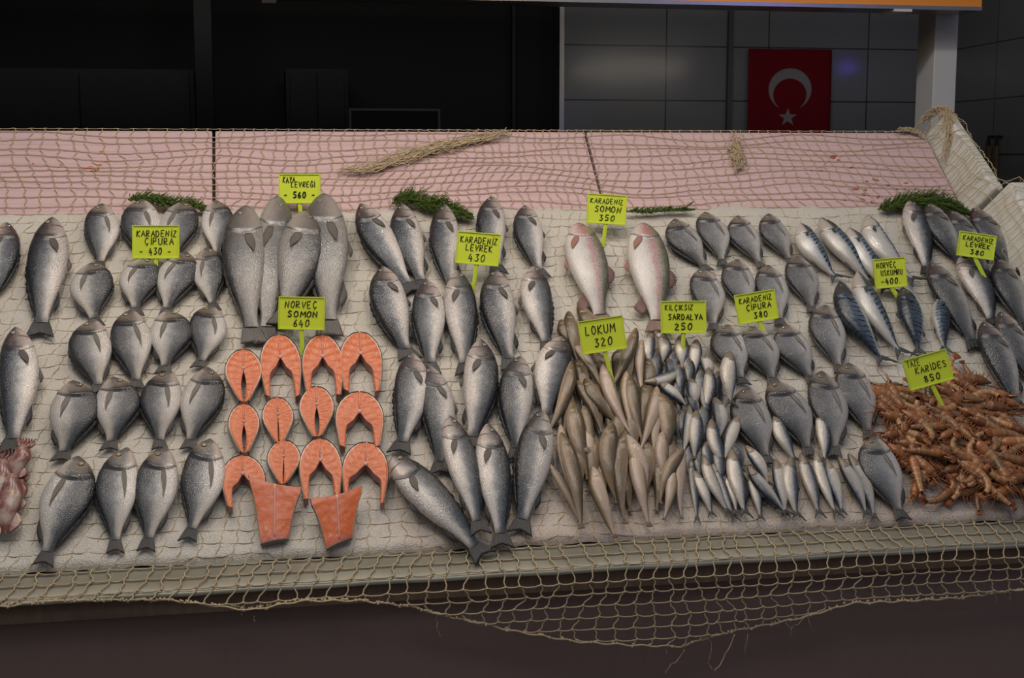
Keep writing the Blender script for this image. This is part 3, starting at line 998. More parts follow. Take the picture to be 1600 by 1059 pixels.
FIN = {'bream': mat_fin('bream_fin', (.03, .03, .032), (.085, .08, .078)), 'bass': mat_fin('bass_fin', (.014, .015, .018), (.042, .044, .05)),
       'meagre': mat_fin('grey_fish_fin', (.055, .05, .046), (.13, .12, .11)), 'trout': mat_fin('trout_fin', (.17, .10, .09), (.30, .19, .17)),
       'mackerel': mat_fin('mackerel_fin', (.035, .04, .048), (.10, .105, .11)), 'sardine': mat_fin('sardine_fin', (.035, .035, .037), (.10, .095, .09)),
       'lokum': mat_fin('tan_fish_fin', (.14, .10, .065), (.22, .165, .115))}
PEC = {k: FIN[k] for k in FIN}
PEC['bass'] = mat_fin('bass_pectoral_fin', (.075, .068, .066), (.17, .15, .14))
PEC['bream'] = mat_fin('bream_pectoral_fin', (.12, .115, .105), (.26, .24, .22))
PEC['meagre'] = mat_fin('grey_fish_pectoral_fin', (.085, .075, .065), (.19, .17, .15))
PEC['bream2'] = PEC['bream']; FIN['bream2'] = FIN['bream']; PEC['bass2'] = PEC['bass']; FIN['bass2'] = FIN['bass']
PEC['trout'] = mat_fin('trout_pectoral_fin', (.30, .13, .11), (.42, .24, .2))


def mat_eye():
    g = NT('fish_eye')
    q = g.attr('fd')
    c = g.ramp(q, [(.0, (.004, .004, .005)), (.40, (.006, .006, .007)), (.46, (.42, .38, .28)), (.72, (.36, .33, .26)), (.85, (.04, .04, .04)), (1, (.05, .05, .05))])
    return g.out(c, .08, 0, .7)


M['eye'] = mat_eye()


def make_fish(kind0, dorsal_left, bend, tilt=0.0):
    """Meshes of one fish lying on its side: x runs tailwards, y towards its back, z up from the ice."""
    kind = kind0.rstrip('2')
    S = SPEC[kind]; L, W = S['L'], S['W']; tab = smoothtab(S['tab']); tb = tab[-1][0]
    sg = -1 if dorsal_left else 1

    thm = max(r_[3] for r_ in tab)

    def zc(t):                             # the mid plane: level through the head, drooping to the ice at the tail
        k_ = max(0, min(1, (t-.35)/.5)); k_ = k_*k_*(3-2*k_)
        th_ = ev(tab, t)[2]
        return max(th_, thm*(1-k_)+th_*k_)*W*.90+.001

    def warp(x, y, z):
        t = x/L
        yy = y+bend*L*((t-.45)**2)*2.2
        return (x, sg*yy, z)

    def surf(t, d):                        # height of the upper side
        up, dn, th = ev(tab, t)
        return zc(t)+th*W*max(0, 1-min(1, abs(d)**(2/.85)))**(.5*.82)

    def yof(t, d):
        up, dn, th = ev(tab, t)
        return (up if d > 0 else dn)*d*W
    NA = 32
    rows = []; fd = []; ft = []
    for (t, up, dn, th) in tab:
        row = []
        for k in range(NA):
            a_ = 2*pi*k/NA
            c_, s_ = cos(a_), sin(a_)
            cc = math.copysign(abs(c_)**.85, c_)
            d_ = cc
            y = (up if c_ > 0 else dn)*W*cc
            z = th*W*(s_**.82 if s_ > 0 else s_*.9)
            # rolled slightly so that back or belly turns to the viewer
            rel = t-(S['gill']-d_*d_*S['gk']*1.6)
            if s_ > 0:
                if rel < 0: z += S['op']*W*s_*max(0, min(1, 1+rel/.16))*.8
                elif rel < .02: z -= .012*W*s_
            row.append(warp(t*L, y, zc(t)+z)); dv = cc*cos(tilt)+s_*sin(tilt); fd.append(max(-1, min(1, dv))); ft.append(t)
        rows.append(row)
    b = MB(); b.grid(rows, close=True, flip=not dorsal_left, fd=fd, ft=ft)
    for idx, fl in ((0, False), (len(rows)-1, True)):
        cpt = [sum(p[i] for p in rows[idx])/NA for i in range(3)]
        base_ = len(b.v)
        vs_ = [tuple(cpt)]+rows[idx]
        fs = [(0, 1+k, 1+(k+1) % NA) if (fl != dorsal_left) == False else (0, 1+(k+1) % NA, 1+k) for k in range(NA)]
        t_ = tab[idx][0]
        b.add(vs_, fs, fd=[0]+fd[idx*NA:(idx+1)*NA], ft=[t_]*(NA+1))
    out = [('body', b.mesh('body', FM[kind0]))]
    # tail fin
    tl, sp, fork = S['tail']
    t0 = tb-.03
    rws = []; at = []
    pz = zc(tb)
    base_w = ev(tab, tb)[0]
    for i in range(8):
        r_ = []
        for j in range(13):
            v = (j-6)/6
            tip = 1.0-(1-abs(v)**1.2)*fork*tl*.75
            f = i/7
            x = (t0+(tip-t0)*f)*L
            y = v*W*(base_w*.85*(1-f)+sp*f**.85)
            r_.append(warp(x, y, pz*(1-f*.55)+.0012*sin(j*2.2)*f+.002)); at.append(v)
        rws.append(r_)
    b = MB(); b.sheet(rws, .0012, fd=at); out.append(('tail_fin', b.mesh('tail_fin', FIN[kind])))
    if S['dors']:
        a0, a1, hh = S['dors']
        rws = []; at = []
        for i in range(25):
            f = i/24; t = a0+(a1-a0)*f
            up, dn, th = ev(tab, t)
            spike = 1-.35*(i % 3 == 1)
            prof = sin(pi*min(1, f*1.02+.02))**.5*(.6 if .42 < f < .5 and kind == 'bass' else 1)
            r_ = []
            for j in range(3):
                r_.append(warp((t+.012*j)*L, (up*.93)*W+hh*W*prof*spike*j/2*1.3, zc(t)*(1-.28*j/2))); at.append(f*4)
            rws.append(r_)
        b = MB(); b.sheet(rws, .0012, fd=at); out.append(('dorsal_fin', b.mesh('dorsal_fin', FIN[kind])))
    if S['anal']:
        a0, a1, hh = S['anal']
        b = MB()
        spans = [(a0, a1, hh)]+([(.30, .40, .10)] if kind in ('bass', 'meagre', 'trout') else [])
        for q_, (c0, c1, h2) in enumerate(spans):
            rws = []; at = []
            for i in range(10):
                f = i/9; t = c0+(c1-c0)*f
                up, dn, th = ev(tab, t)
                r_ = []
                for j in range(3):
                    r_.append(warp((t+.035*j)*L, -(dn*.93)*W-h2*W*(sin(pi*(f*.7+.15)))*j/2*1.3, zc(t)*(1-.25*j/2))); at.append(f*3)
                rws.append(r_)
            if q_ == 0:
                b = MB(); b.sheet(rws, .0012, fd=at); out.append(('anal_fin', b.mesh('anal_fin', FIN[kind])))
            else:
                b = MB(); b.sheet(rws, .0012, fd=at); out.append(('pelvic_fin', b.mesh('pelvic_fin', PEC[kind])))
    if S['pec']:
        t0, d0, ln, wd, sl = S['pec']
        rws = []; at = []
        for i in range(9):
            f = i/8; r_ = []
            wid = wd*(.35+1.0*sin(pi*min(1, .18+f*.74))) * (1-.75*f**3 if kind != 'bream' else 1-.85*f**1.4)*.5
            for j in range(7):
                v = (j-3)/3
                t = t0+ln*f*(1-.08*v*v)
                d_ = d0+sl*f*2+v*wid*2
                r_.append(warp(t*L, yof(t, d_), surf(t, d_)+.0012+.004*f*f*(1 if kind != 'bream' else .6)+.0006*(1-v*v))); at.append(v*.6)
            rws.append(r_)
        b = MB(); b.sheet(rws, .001, fd=at); out.append(('pectoral_fin', b.mesh('pectoral_fin', PEC[kind])))
    if S['eye']:
        te, de, re = S['eye']
        x, y, z = te*L, yof(te, de), surf(te, de)+S['op']*W*.35
        b = MB(); vs_ = []; at = []; fs = []
        n = 14
        rings = [0, .2, .38, .46, .6, .8, 1.0]
        for i, rr_ in enumerate(rings):
            for k in range(n):
                a_ = 2*pi*k/n
                vs_.append(warp(x+re*.5*rr_*cos(a_), y+re*.5*rr_*sin(a_), z-.0012+re*.26*sqrt(max(0, 1-rr_*rr_*.95)))); at.append(rr_)
            if i:
                for k in range(n):
                    q = ((i-1)*n+k, (i-1)*n+(k+1) % n, i*n+(k+1) % n, i*n+k)
                    fs.append(q[::-1] if not dorsal_left else q)
        b.add(vs_, fs, fd=at); out.append(('eye', b.mesh('eye', M['eye'])))
    return out


CACHE = {}
CATN = {'bream2': ('sea_bream', 'fish'), 'bass2': ('sea_bass', 'fish'), 'bream': ('sea_bream', 'fish'), 'bass': ('sea_bass', 'fish'), 'meagre': ('large_grey_fish', 'fish'), 'trout': ('salmon_trout', 'fish'), 'mackerel': ('mackerel', 'fish'), 'sardine': ('sardine', 'fish'), 'lokum': ('tan_fish', 'fish')}
frnd = random.Random(5)


def fish(kind, hx, hy, tx, ty, w, side, label, group, hh=.010, ht=.002, bend=None, tilt=None, roll=0.0):
    bend = frnd.choice((-.06, 0, .06)) if bend is None else bend
    tilt = 0.0 if tilt is None else tilt
    key = (kind, side, bend, tilt)
    if key not in CACHE: CACHE[key] = make_fish(kind, side == 'L', bend, tilt)
    parts = CACHE[key]
    S = SPEC[kind]
    # the photographed outline lies about half the body's thickness above the ice
    mid0 = bed((hx+tx)/2, (hy+ty)/2, 0.012)
    W_ = w*depth(mid0)/FPX
    ky = W_/S['W']
    thick = ev(smoothtab(S['tab']), .33)[2]*S['W']
    H = bed(hx, hy, thick*.9*ky+hh); T = bed(tx, ty, .004+ht)
    Hb = H-BN*(thick*.9*ky)
    X = (T-Hb); L = X.length; X.normalize()
    Zn = (BN-X*BN.dot(X)).normalized()
    Yn = Zn.cross(X)
    if roll: Zn, Yn = (Zn*cos(roll)+Yn*sin(roll)), (Yn*cos(roll)-Zn*sin(roll))
    o_ = Hb
    kz = ky
    mw = Matrix((( X.x*L/S['L'], Yn.x*ky, Zn.x*kz, o_.x), (X.y*L/S['L'], Yn.y*ky, Zn.y*kz, o_.y), (X.z*L/S['L'], Yn.z*ky, Zn.z*kz, o_.z), (0, 0, 0, 1)))
    nm, cat = CATN[kind]
    r = empty(nm, label, cat, mw, group)
    for pn, me in parts: link(pn, me, r)
    return r


# --- sea bream, left of the salmon
LB = [[(163, 320, 160, 424, 54, 'L'), (222, 314, 225, 418, 62, 'L'), (283, 317, 265, 416, 60, 'R'), (337, 315, 340, 408, 51, 'R')],
      [(140, 413, 143, 512, 66, 'R'), (222, 405, 206, 494, 62, 'R'), (287, 395, 253, 496, 60, 'R'), (320, 389, 330, 488, 52, 'R')],
      [(140, 502, 150, 618, 66, 'L'), (204, 486, 214, 612, 63, 'L'), (268, 487, 262, 586, 66, 'R'), (334, 480, 316, 578, 60, 'L')],
      [(122, 597, 103, 724, 76, 'R'), (184, 591, 178, 706, 70, 'R'), (260, 581, 243, 705, 64, 'L'), (326, 576, 294, 706, 66, 'R')],
      [(124, 715, 67, 887, 78, 'R'), (193, 701, 173, 867, 66, 'L'), (258, 701, 228, 864, 68, 'L'), (333, 688, 300, 849, 68, 'L')]]
RN = ['top', 'second', 'third', 'fourth', 'front']
for ri, row in enumerate(LB):
    for i, (a0, a1, a2, a3, w, s) in enumerate(row):
        fish('bream', a0, a1, a2, a3, w, s, 'sea bream, %s in the %s row of bream left of the salmon' % (place(i, 4), RN[ri]), 'sea bream left of the salmon')
# --- sea bream, right
RB = [[(1049, 345, 1102, 428, 54, 'L'), (1104, 333, 1134, 418, 50, 'L'), (1148, 339, 1187, 422, 48, 'L'), (1196, 336, 1234, 416, 46, 'L')],
      [(1099, 422, 1120, 520, 54, 'L'), (1147, 407, 1166, 498, 53, 'L'), (1199, 416, 1220, 512, 52, 'L'), (1244, 402, 1270, 492, 52, 'L')],
      [(1131, 509, 1156, 604, 60, 'L'), (1174, 512, 1210, 604, 62, 'L'), (1222, 509, 1266, 602, 58, 'L'), (1284, 478, 1308, 586, 58, 'L')],
      [(1161, 607, 1196, 730, 64, 'L'), (1212, 595, 1272, 716, 66, 'L'), (1286, 582, 1310, 718, 62, 'L'), (1324, 569, 1360, 690, 62, 'L')]]
RN2 = ['top', 'second', 'third', 'fourth']
for ri, row in enumerate(RB):
    for i, (a0, a1, a2, a3, w, s) in enumerate(row):
        fish('bream2', a0, a1, a2, a3, w, s, 'dark bream, %s in the %s row of bream right of centre' % (place(i, 4), RN2[ri]), 'sea bream right of centre')
fish('bream2', 1358, 684, 1405, 816, 66, 'L', 'dark silver sea bream alone at the front edge, between sardines and shrimp heap', 'sea bream right of centre')
# --- sea bass, far left
G = 'sea bass at the left edge'
fish('bass', 17, 350, -12, 485, 50, 'R', 'dark sea bass cut off by the left edge, level with the top bream', G)
fish('bass', 82, 342, 62, 530, 62, 'L', 'large sea bass with spread tail, left of the top two bream rows', G, bend=0)
fish('bass', 32, 513, 26, 712, 62, 'L', 'large sea bass lying above the pink squid at the left', G, bend=.06)
# --- sea bass, centre
CB = [[(558, 322, 641, 463, 54, 'L'), (622, 322, 656, 456, 50, 'L'), (689, 322, 702, 470, 48, 'L'), (763, 309, 772, 430, 46, 'L'), (815, 323, 839, 436, 46, 'L')],
      [(591, 420, 632, 566, 58, 'L'), (667, 440, 672, 586, 52, 'L'), (715, 425, 728, 590, 52, 'R'), (767, 424, 792, 582, 55, 'L'), (829, 418, 852, 552, 50, 'R')],
      [(649, 554, 632, 712, 56, 'L'), (675, 573, 696, 744, 53, 'L'), (757, 533, 742, 706, 56, 'R'), (806, 558, 801, 722, 55, 'L'), (872, 527, 846, 664, 55, 'R')]]
G = 'sea bass in the middle of the stall'
RN3 = ['top', 'second', 'third']
for ri, row in enumerate(CB):
    for i, (a0, a1, a2, a3, w, s) in enumerate(row):
        fish('bass', a0, a1, a2, a3, w, s, 'sea bass, %s in the %s row of bass right of the salmon' % (place(i, 5), RN3[ri]), G)
fish('bass', 610, 713, 760, 874, 62, 'R', 'sea bass lying slantwise at the front, its dark tail over the metal edge', G, bend=0, hh=.012, ht=.006)
fish('bass', 702, 651, 752, 838, 50, 'R', 'slim sea bass in the front row beside the slantwise bass', G, hh=.024, ht=.018, bend=0)
fish('bass', 762, 664, 785, 859, 54, 'R', 'white-bellied sea bass in the middle of the front row of bass', G, hh=.022, ht=.008, bend=0)
fish('bass', 846, 642, 811, 837, 58, 'L', 'sea bass at the right of the front row, touching the tan fish', G, hh=.022, ht=.004, bend=0)
# --- large grey fish
G = 'large grey fish under the 560 sign'
fish('meagre', 378, 324, 387, 539, 68, 'L', 'large grey-brown fish, leftmost of the four big grey fish', G, bend=-.06, hh=.02)
fish('meagre', 434, 309, 415, 540, 62, 'R', 'large grey fish behind its neighbours, second from the left of the four', G, bend=0, hh=.006)
fish('meagre', 484, 334, 449, 512, 72, 'R', 'large grey fish, third from the left of the four, partly behind the 640 sign', G, bend=-.06, hh=.026, ht=.012)
fish('meagre', 506, 305, 515, 528, 70, 'L', 'largest grey fish, rightmost of the four, its head at the 560 sign', G, bend=0, hh=.022)
# --- trout
G = 'pink-striped salmon trout'
fish('trout', 903, 351, 942, 512, 64, 'R', 'pink-striped speckled trout on the left, above the 320 sign', G, bend=0)
fish('trout', 1004, 351, 1030, 522, 66, 'R', 'pink-striped speckled trout on the right, beside the dark bream', G, bend=0)
# --- mackerel
G = 'striped blue mackerel'
for (a0, a1, a2, a3, w, s, bd, tl, lb, hh, ht) in [
        (1240, 353, 1300, 444, 40, 'R', .12, 0, 'mackerel with blue back, leftmost in the upper row of mackerel', .006, .002),
        (1276, 343, 1362, 452, 40, 'R', .06, 0, 'mackerel with blue back, second from the left in the upper row', .006, .004),
        (1320, 358, 1384, 462, 38, 'R', .06, 0, 'mackerel behind the 400 sign, third in the upper row', .004, .002),
        (1338, 341, 1418, 452, 42, 'R', .18, -.5, 'pale mackerel curving down to the right of the 400 sign', .012, .004),
        (1299, 442, 1372, 577, 44, 'L', -.12, .6, 'boldly striped blue-black mackerel lying lowest at the left of the mackerel', .012, .002),
        (1328, 427, 1402, 564, 40, 'R', .12, 0, 'silver-bellied mackerel with open mouth and forked tail', .014, .006),
        (1409, 450, 1438, 560, 38, 'L', 0, .9, 'dark striped mackerel seen from the back, below the 400 sign', .006, .002),
        (1471, 458, 1466, 552, 32, 'R', .12, .9, 'small dark mackerel behind the sea bass, right of the 400 sign', .004, .002)]:
    fish('mackerel', a0, a1, a2, a3, w, s, lb, G, bend=bd, tilt=tl, hh=hh, ht=ht)
# --- sea bass, right
G = 'sea bass at the right edge'
for (a0, a1, a2, a3, w, s, lb) in [
        (1549, 332, 1582, 400, 30, 'L', 'small dark sea bass half hidden against the white side board'),
        (1421, 315, 1451, 432, 42, 'R', 'white-bellied sea bass at the upper left of the right-hand bass'),
        (1484, 331, 1545, 438, 42, 'L', 'dark sea bass mostly behind the upper right 380 sign'),
        (1444, 321, 1502, 422, 46, 'L', 'dark sea bass between the white-bellied bass and the 380 sign'),
        (1519, 327, 1588, 436, 46, 'L', 'dark sea bass right of the upper right 380 sign'),
        (1590, 397, 1644, 500, 46, 'L', 'dark sea bass cut off by the right edge, below the green herbs'),
        (1555, 407, 1600, 520, 48, 'L', 'dark sea bass below the upper right 380 sign near the right edge'),
        (1504, 404, 1559, 512, 46, 'R', 'white-bellied sea bass just below the upper right 380 sign'),
        (1452, 411, 1526, 550, 50, 'L', 'dark sea bass with tail pointing down, right of the mackerel'),
        (1557, 489, 1625, 622, 48, 'L', 'sea bass cut off by the right edge, beside the lowest bass'),
        (1535, 504, 1594, 647, 50, 'L', 'lowest sea bass at the right, its tail above the shrimp')]:
    fish('bass' if lb[:5] == 'white' else 'bass2', a0, a1, a2, a3, w, s, lb, G)

# --- tan fish (head x, y, tail x, y, width)
TF = [(910, 478, 938, 560, 26), (871, 501, 897, 552, 20), (969, 546, 958, 585, 20), (934, 553, 956, 598, 20), (885, 487, 901, 569, 22), (999, 530, 999, 612, 15), (896, 536, 942, 604, 17),
      (910, 634, 928, 705, 18), (913, 669, 930, 728, 20), (891, 628, 912, 740, 29), (1036, 614, 1048, 706, 30), (1025, 635, 1018, 708, 18), (959, 700, 960, 788, 14),
      (980, 586, 998, 682, 24), (908, 594, 952, 660, 24), (902, 594, 940, 668, 18), (973, 580, 982, 672, 18), (1032, 674, 1034, 756, 22),
      (997, 514, 962, 602, 20), (899, 567, 867, 672, 22), (936, 570, 974, 672, 22), (1029, 605, 1006, 698, 21), (896, 696, 933, 712, 10),
      (1053, 733, 1041, 814, 18), (1063, 700, 1057, 810, 18), (873, 664, 895, 790, 20), (857, 720, 912, 820, 14), (880, 675, 914, 826, 26), (948, 660, 953, 788, 30), (985, 678, 1014, 798, 28),
      (969, 671, 965, 818, 25), (988, 690, 1009, 824, 25), (922, 730, 956, 842, 25), (1063, 699, 1023, 784, 20)]
TL = ['tan fish at the top of its heap, behind the left edge of the 320 sign', 'tan fish against the sea bass at the upper left of the heap', 'short tan fish behind the stick of the 320 sign', 'tan fish under the lower edge of the 320 sign', 'brown fish sticking up left of the 320 sign',
      'slim pale fish next to the topmost sardines', 'pale tan fish just below the left corner of the 320 sign', 'brown fish deep in the gap left of the heap\'s middle', 'brown fish half buried above the pale front fish', 'broad brown fish lying against the sea bass, left in the heap', 'broad grey-brown fish bordering the sardines on the right of the heap',
      'slim pale fish beside the broad grey-brown fish', 'slim fish wedged between two broad fish at the front', 'tan fish upright in the middle right of the heap', 'dark brown fish lying across the heap below the 320 sign', 'brown curved fish left of the heap\'s middle',
      'second pale fish just below the stick of the 320 sign', 'brown fish behind the pale pink one at the right', 'brown fish pointing up, right of the 320 sign', 'dark brown fish overlapping the sea bass at the heap\'s left edge', 'pale fish lying just below the stick of the 320 sign', 'pale pink fish pointing up in the right of the heap', 'short dark fish lying crosswise at the left of the heap',
      'slim pale fish at the front next to the sardines', 'slim pinkish fish at the front right end of the heap', 'pale yellowish fish at the left edge of the heap front', 'slim fish at the lower left corner of the heap', 'long grey-brown fish at the lower left of the heap front', 'broad brown fish in the middle of the heap front', 'thick pale pink fish in the right of the heap front',
      'long tan fish right of the broad brown one at the front', 'dark tan fish at the front overlapping the thick pale fish', 'S-curved yellowish fish reaching lowest towards the metal edge', 'brown fish slanting down left at the heap\'s right edge']
G = 'heap of slim tan fish'
for (a0, a1, a2, a3, w) in [(905, 560, 915, 650, 22), (925, 600, 935, 690, 24), (950, 600, 955, 690, 24), (965, 640, 962, 720, 24), (985, 640, 990, 720, 24), (1010, 600, 1000, 690, 22), (925, 680, 925, 770, 26), (900, 690, 905, 780, 24), (940, 720, 940, 790, 20),
                            (975, 720, 980, 800, 22), (1010, 690, 1015, 770, 24), (1030, 720, 1030, 800, 22), (1045, 690, 1042, 770, 22), (980, 540, 975, 620, 22), (1015, 560, 1012, 640, 20), (905, 520, 915, 600, 22), (885, 600, 885, 690, 22), (945, 560, 945, 640, 20)]:
    fish('lokum', a0, a1, a2, a3, w*1.1, 'L', 'brown filler fish mostly buried at the bottom of the heap of tan fish', G, hh=.001, ht=0, bend=frnd.choice((-.06, .06)), tilt=.6)  # dark filler added under the heap to hide ice and darken gaps
for i, (a0, a1, a2, a3, w) in enumerate(TF):
    lay = .010+.024*(i/len(TF))
    if a3 < 760: a2, a3 = a0+(a2-a0)*1.1, a1+(a3-a1)*1.1
    sd = 'L' if frnd.random() < .5 else 'R'
    pale = 'pale' in TL[i] or 'pink' in TL[i] or 'yellow' in TL[i]
    fish('lokum', a0, a1, a2, a3, w*1.05, sd, TL[i], G, hh=lay, ht=max(0, lay-.004) if a3 < 720 else lay*.35, bend=frnd.choice((-.12, -.06, .06, .12)), tilt=-.7 if pale else .6)

# --- sardines
SD = [(1014, 521, 1012, 580, 20, ''), (1022, 518, 1052, 542, 12, ''), (1039, 524, 1039, 574, 20, ''), (1064, 524, 1066, 583, 22, ''), (1088, 531, 1084, 594, 20, ''), (1100, 555, 1110, 600, 20, ''),
      (1060, 570, 1066, 622, 16, 'd'), (1078, 560, 1078, 610, 16, 'd'), (1100, 596, 1105, 660, 18, 'd'), (1075, 610, 1092, 660, 16, 'd'), (1118, 640, 1122, 700, 14, 'd'), (1145, 690, 1162, 740, 18, 'd'), (1120, 700, 1132, 762, 18, 'd'), (1046, 560, 1050, 600, 16, 'd'),
      (1040, 640, 1062, 690, 16, 'd'), (1100, 690, 1112, 740, 16, 'd'),
      (1029, 598, 1076, 640, 19, ''), (1081, 592, 1085, 645, 20, ''), (1011, 603, 1074, 580, 19, ''), (1112, 576, 1104, 654, 21, ''), (1137, 549, 1138, 638, 25, ''),
      (1122, 622, 1128, 696, 23, ''), (1079, 634, 1068, 716, 17, ''), (1106, 656, 1130, 744, 22, ''), (1088, 642, 1085, 726, 23, ''), (1152, 648, 1127, 726, 20, ''),
      (1206, 648, 1240, 728, 24, ''), (1282, 645, 1292, 728, 22, ''), (1167, 696, 1206, 762, 20, ''),
      (1079, 712, 1092, 822, 14, 'd'), (1086, 735, 1116, 810, 19, ''), (1134, 740, 1156, 806, 15, ''), (1110, 722, 1148, 818, 18, ''), (1094, 712, 1136, 810, 20, ''), (1172, 740, 1192, 816, 17, ''), (1180, 760, 1212, 800, 12, ''), (1140, 703, 1162, 812, 25, ''),
      (1164, 730, 1230, 812, 21, ''), (1211, 718, 1228, 812, 21, ''), (1230, 714, 1239, 814, 25, ''), (1251, 709, 1282, 812, 23, ''), (1270, 705, 1304, 812, 20, ''), (1291, 718, 1317, 808, 20, ''), (1312, 714, 1360, 812, 22, ''), (1330, 709, 1374, 818, 21, '')]
SLAB = ['sardine at the upper left corner of the sardine heap', 'dark small sardine along the top edge of the heap', 'sardine under the left end of the 250 sign', 'pale sardine under the stick of the 250 sign', 'sardine under the right end of the 250 sign', 'sardine tucked left of the grey big-eyed one']
DARKL = 'dark-backed sardine half buried between the others in the heap'  # most of these are filler added to darken the gaps
FRONT = {29: 'black sardine hanging over the ice at the front left of the sardines', 30: 'front sardine just right of the black hanging one', 31: 'narrow pale sardine in the front of the left cluster', 32: 'third slanted sardine in the front left cluster', 33: 'second slanted sardine in the front left cluster', 34: 'sardine left of the slanting golden one, tail forward', 35: 'small pale sardine almost hidden under the slanting golden one', 36: 'big golden-bellied sardine topmost in the front left cluster', 37: 'sardine with golden side slanting down to the right at the front',
         38: 'first straight sardine in the neat front row', 39: 'second straight sardine in the neat front row, the widest', 40: 'third sardine in the neat front row', 41: 'fourth sardine in the neat front row', 42: 'fifth sardine in the neat front row', 43: 'sixth sardine in the neat front row, second from its right end', 44: 'rightmost sardine in the neat front row, left of the lone bream'}
MID = {16: 'sardine slanting down right below the crosswise dark one', 17: 'upright silver sardine in the middle of the heap', 18: 'dark curved sardine lying crosswise near the top of the heap', 19: 'silver sardine left of the grey big-eyed one', 20: 'grey big-eyed sardine standing out in front of a bream', 21: 'sardine right of the heap\'s middle, below the big-eyed one', 22: 'slim sardine at the left edge next to the tan fish', 23: 'pale-bellied sardine in the middle, lower half of the heap', 24: 'round-bellied pale sardine beside the slim left one', 25: 'sardine leaning left under the lowest left bream', 26: 'lone sardine between two bream, first above the neat row', 27: 'lone sardine between two bream further right, above the neat row', 28: 'sardine under the tail of the lowest left bream'}
G = 'heap of sardines'
for (a0, a1, a2, a3, w) in [(1025, 545, 1025, 610, 18), (1052, 545, 1055, 610, 18), (1075, 540, 1075, 600, 18), (1095, 575, 1095, 640, 18), (1120, 580, 1118, 650, 16), (1068, 640, 1070, 700, 18), (1100, 630, 1100, 700, 20), (1117, 660, 1118, 730, 18), (1140, 660, 1138, 730, 18),
                            (1090, 690, 1095, 760, 18), (1112, 700, 1115, 780, 18), (1150, 700, 1150, 780, 18), (1130, 715, 1135, 790, 18), (1160, 740, 1165, 800, 16), (1185, 720, 1195, 790, 18), (1075, 690, 1080, 760, 16), (1060, 590, 1060, 650, 16)]:
    fish('sardine', a0, a1, a2, a3, w*1.1, 'R', 'dark filler sardine mostly buried at the bottom of the sardine heap', G, hh=.001, ht=0, bend=frnd.choice((-.06, .06)), tilt=.9)  # filler laid dark side up beneath the heap, darkening its gaps
for i, (a0, a1, a2, a3, w, k) in enumerate(SD):
    lb = SLAB[i] if i < 6 else FRONT.get(i) or MID.get(i) or DARKL
    sd = 'R' if i in (18, 19, 20, 23, 24, 36, 39, 33, 41) or frnd.random() < .6 else 'L'
    lay = .004+.016*min(1, i/30) if i < 29 else .004
    if i == 20: lay = .05
    if i in (26, 27): lay = .004
    if i in (33, 36, 37): lay = .014
    fish('sardine', a0, a1, a2, a3, w*1.05, sd, lb, G, hh=lay+.004, ht=lay*.7, bend=frnd.choice((-.12, -.06, 0, .06, .12)) if i != 18 else .2, tilt=.9 if k == 'd' else frnd.choice((-.45, -.2, .1)))

# ------------------------------------------------------------------ salmon steaks
def mat_flesh():
    g = NT('salmon_flesh')
    s_, r_ = g.attr('fs'), g.attr('fr')
    n_ = g.noise(g.obj(), 60, 3)
    w = g.math('SINE', g.math('ADD', g.math('ADD', g.math('MULTIPLY', s_, 74.0), g.math('MULTIPLY', g.math('ABSOLUTE', g.math('SUBTRACT', r_, .5)), 13.0)), g.math('MULTIPLY', n_, 5.0)))
    line = g.ramp(w, [(.78, 0.0), (1.0, 1.0)])
    c = g.mix(n_, (.52, .105, .028), (.65, .165, .052))
    c = g.mix(g.math('MULTIPLY', line, .55), c, (.70, .32, .18))
    c = g.mix(g.band(s_, 0.0, .028), c, (.76, .46, .36))
    c = g.mix(g.step(r_, .10, .02), c, (.66, .52, .45))
    c = g.mix(g.math('MULTIPLY', g.step(r_, .93, .99), .7), c, (.42, .12, .085))
    g.bump(g.math('ADD', n_, line), .25, .0012)
    return g.out(c, .3, 0, .5)


def mat_flesh_slab():
    g = NT('salmon_tail_flesh')
    n_ = g.noise(g.obj(), 70, 4)
    s_, r_ = g.attr('fs'), g.attr('fr')
    c = g.mix(n_, (.54, .105, .026), (.67, .165, .05))
    c = g.mix(g.math('MULTIPLY', g.step(g.noise(g.obj(), 38, 3), .56, .70), g.band(r_, .23, .12)), c, (.68, .42, .33))
    c = g.mix(g.band(r_, 0.5, .030), c, (.72, .55, .47))
    c = g.mix(g.math('MULTIPLY', g.step(s_, .80, 1.0), .6), c, (.40, .10, .09))
    sp_ = g.ramp(g.vor(g.obj(), 160), [(.12, 1.0), (.2, 0.0)])
    c = g.mix(g.math('MULTIPLY', sp_, .5), c, (.80, .52, .42))
    g.bump(n_, .35, .0015)
    return g.out(c, .26, 0, .5)


M['flesh'] = mat_flesh()
M['slab'] = mat_flesh_slab()


def mat_sskin():
    g = NT('salmon_skin')
    z = g.attr('fr')
    c = g.ramp(z, [(0, (.50, .47, .43)), (.35, (.20, .20, .20)), (.75, (.10, .105, .11)), (.86, (.60, .50, .43)), (1, (.66, .52, .45))])
    return g.out(c, .3, .1, .5)


M['sskin'] = mat_sskin()
M['sbone'] = plain('pink_bone', (.66, .38, .36), .35)
M['cavity'] = plain('pale_belly_lining', (.46, .22, .19), .4)
OUTC = [(0, 1.0), (.14, .985), (.27, .93), (.38, .84), (.46, .72), (.495, .58), (.485, .44), (.455, .31), (.43, .18), (.40, .07)]


